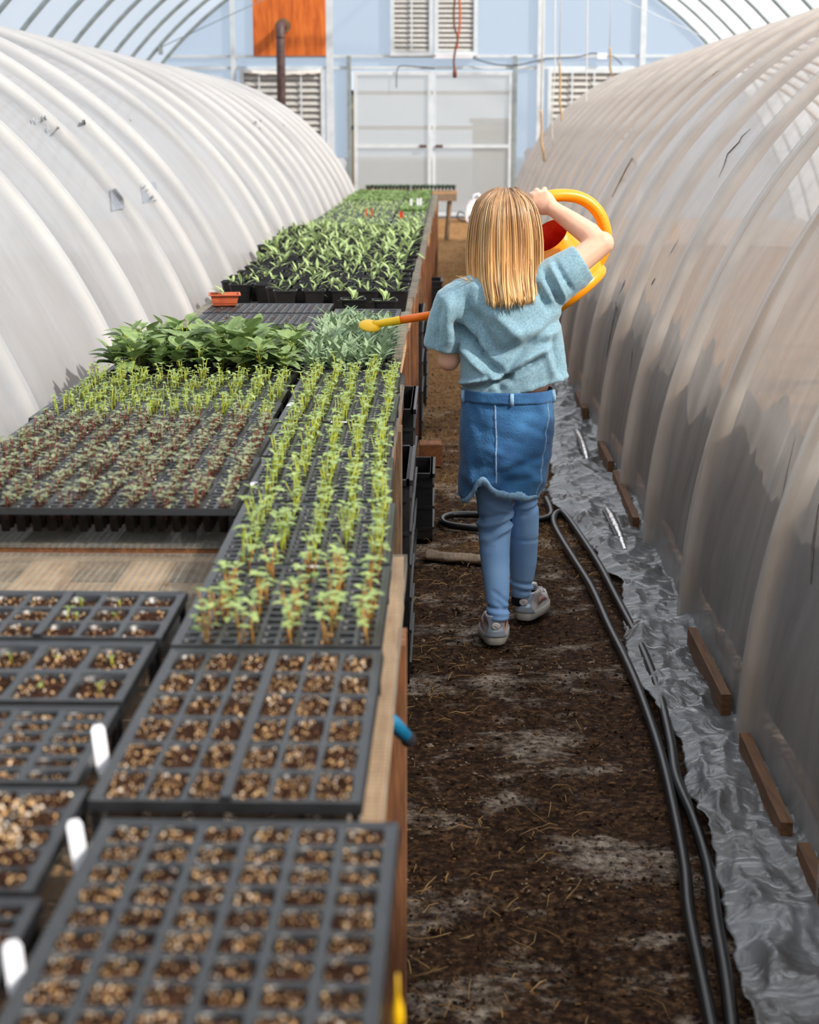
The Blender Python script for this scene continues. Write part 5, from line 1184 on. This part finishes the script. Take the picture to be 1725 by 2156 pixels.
# ================================================================== WATERING CAN
CY_ = 5.03
Bc = P(1213, 622, CY_); Ad = (P(1152, 541, CY_) - Bc).normalized(); Sd = Ad.cross(Vector((0, 1, 0))).normalized()
if Sd.x > 0: Sd = -Sd
Yd = Vector((0, 1, 0))
can = thing('watering_can', 'orange plastic watering can with big loop handle, tipped on the girl\'s right', 'watering can', Bc)
def cring(h, r, sh=0, n=36, tilt=0, ry=None): return [Ad * h + Sd * (sh + math.cos(2 * PI * j / n) * r) + Yd * (math.sin(2 * PI * j / n) * (ry or r)) + Ad * (tilt * math.sin(2 * PI * j / n)) for j in range(n)]
mb = MB()
outer = [cring(-.004, .098), cring(.0, .112), cring(.010, .120), cring(.024, .120), cring(.028, .1165), cring(.032, .1165), cring(.036, .119), cring(.058, .1175), cring(.066, .113), cring(.090, .105, -.004), cring(.120, .093, -.012), cring(.150, .079, -.024), cring(.170, .070, -.034, tilt=.016), cring(.190, .066, -.042, tilt=.030), cring(.193, .0655, -.042, tilt=.032), cring(.193, .062, -.042, tilt=.032)]
mb.rings(outer, 0, True, False)
mb.build('can_body', M['orange'], can)
mb = MB(); mb.rings([cring(.192, .0622, -.042, tilt=.032), cring(.165, .064, -.034, tilt=.02), cring(.12, .086, -.014), cring(.07, .104), cring(.012, .108)], 0, False, True); o = mb.build('inner_wall', M['red_in'], can); o['label'] = 'red inside of the can'
hp = [(1119, 530), (1111, 502), (1111, 468), (1120, 438), (1136, 420), (1160, 413), (1190, 411), (1220, 416), (1246, 431), (1265, 455), (1275, 485), (1276, 512), (1269, 536), (1258, 556)]
mb = MB(); mb.tube([p_ - Bc for p_ in spline([P(x, y, CY_ - .035 * math.exp(-((x - 1140) ** 2 + (y - 418) ** 2) / 5000)) for x, y in hp], 5)], .0185, 12, up=(0, 1, 0), flat=1.1); mb.build('handle', M['orange'], can)
sp = [(1160, 628), (1120, 634), (1060, 642), (980, 653), (905, 664)]
mb = MB(); mb.tube([P(x, y, CY_) - Bc for x, y in sp] , [.021, .019, .0165, .0145, .0128], 14); mb.tube([P(905, 664, CY_) - Bc, P(838, 675, CY_) - Bc], [.0126, .0118], 14); mb.build('spout', M['orange_red'], can)
mb = MB(); mb.tube([P(843, 674, CY_) - Bc, P(841, 674.4, CY_) - Bc, P(800, 681, CY_) - Bc, P(786, 683, CY_) - Bc], [.0134, .0134, .0110, .012], 14); mb.build('spout_tip', M['yellow'], can)
rc = P(779, 685, CY_) - Bc; ax = Vector((-.15, .34, -.9)).normalized(); e1 = ax.cross(Yd).normalized(); e2 = ax.cross(e1)
mb = MB(); mb.rings([ering(rc + ax * h, r_, r_, 20, e1, e2) for h, r_ in ((-.012, .010), (-.008, .024), (.0, .034), (.004, .0345), (.006, .031), (.007, .012))]); ro = mb.build('rose', M['yellow'], can)
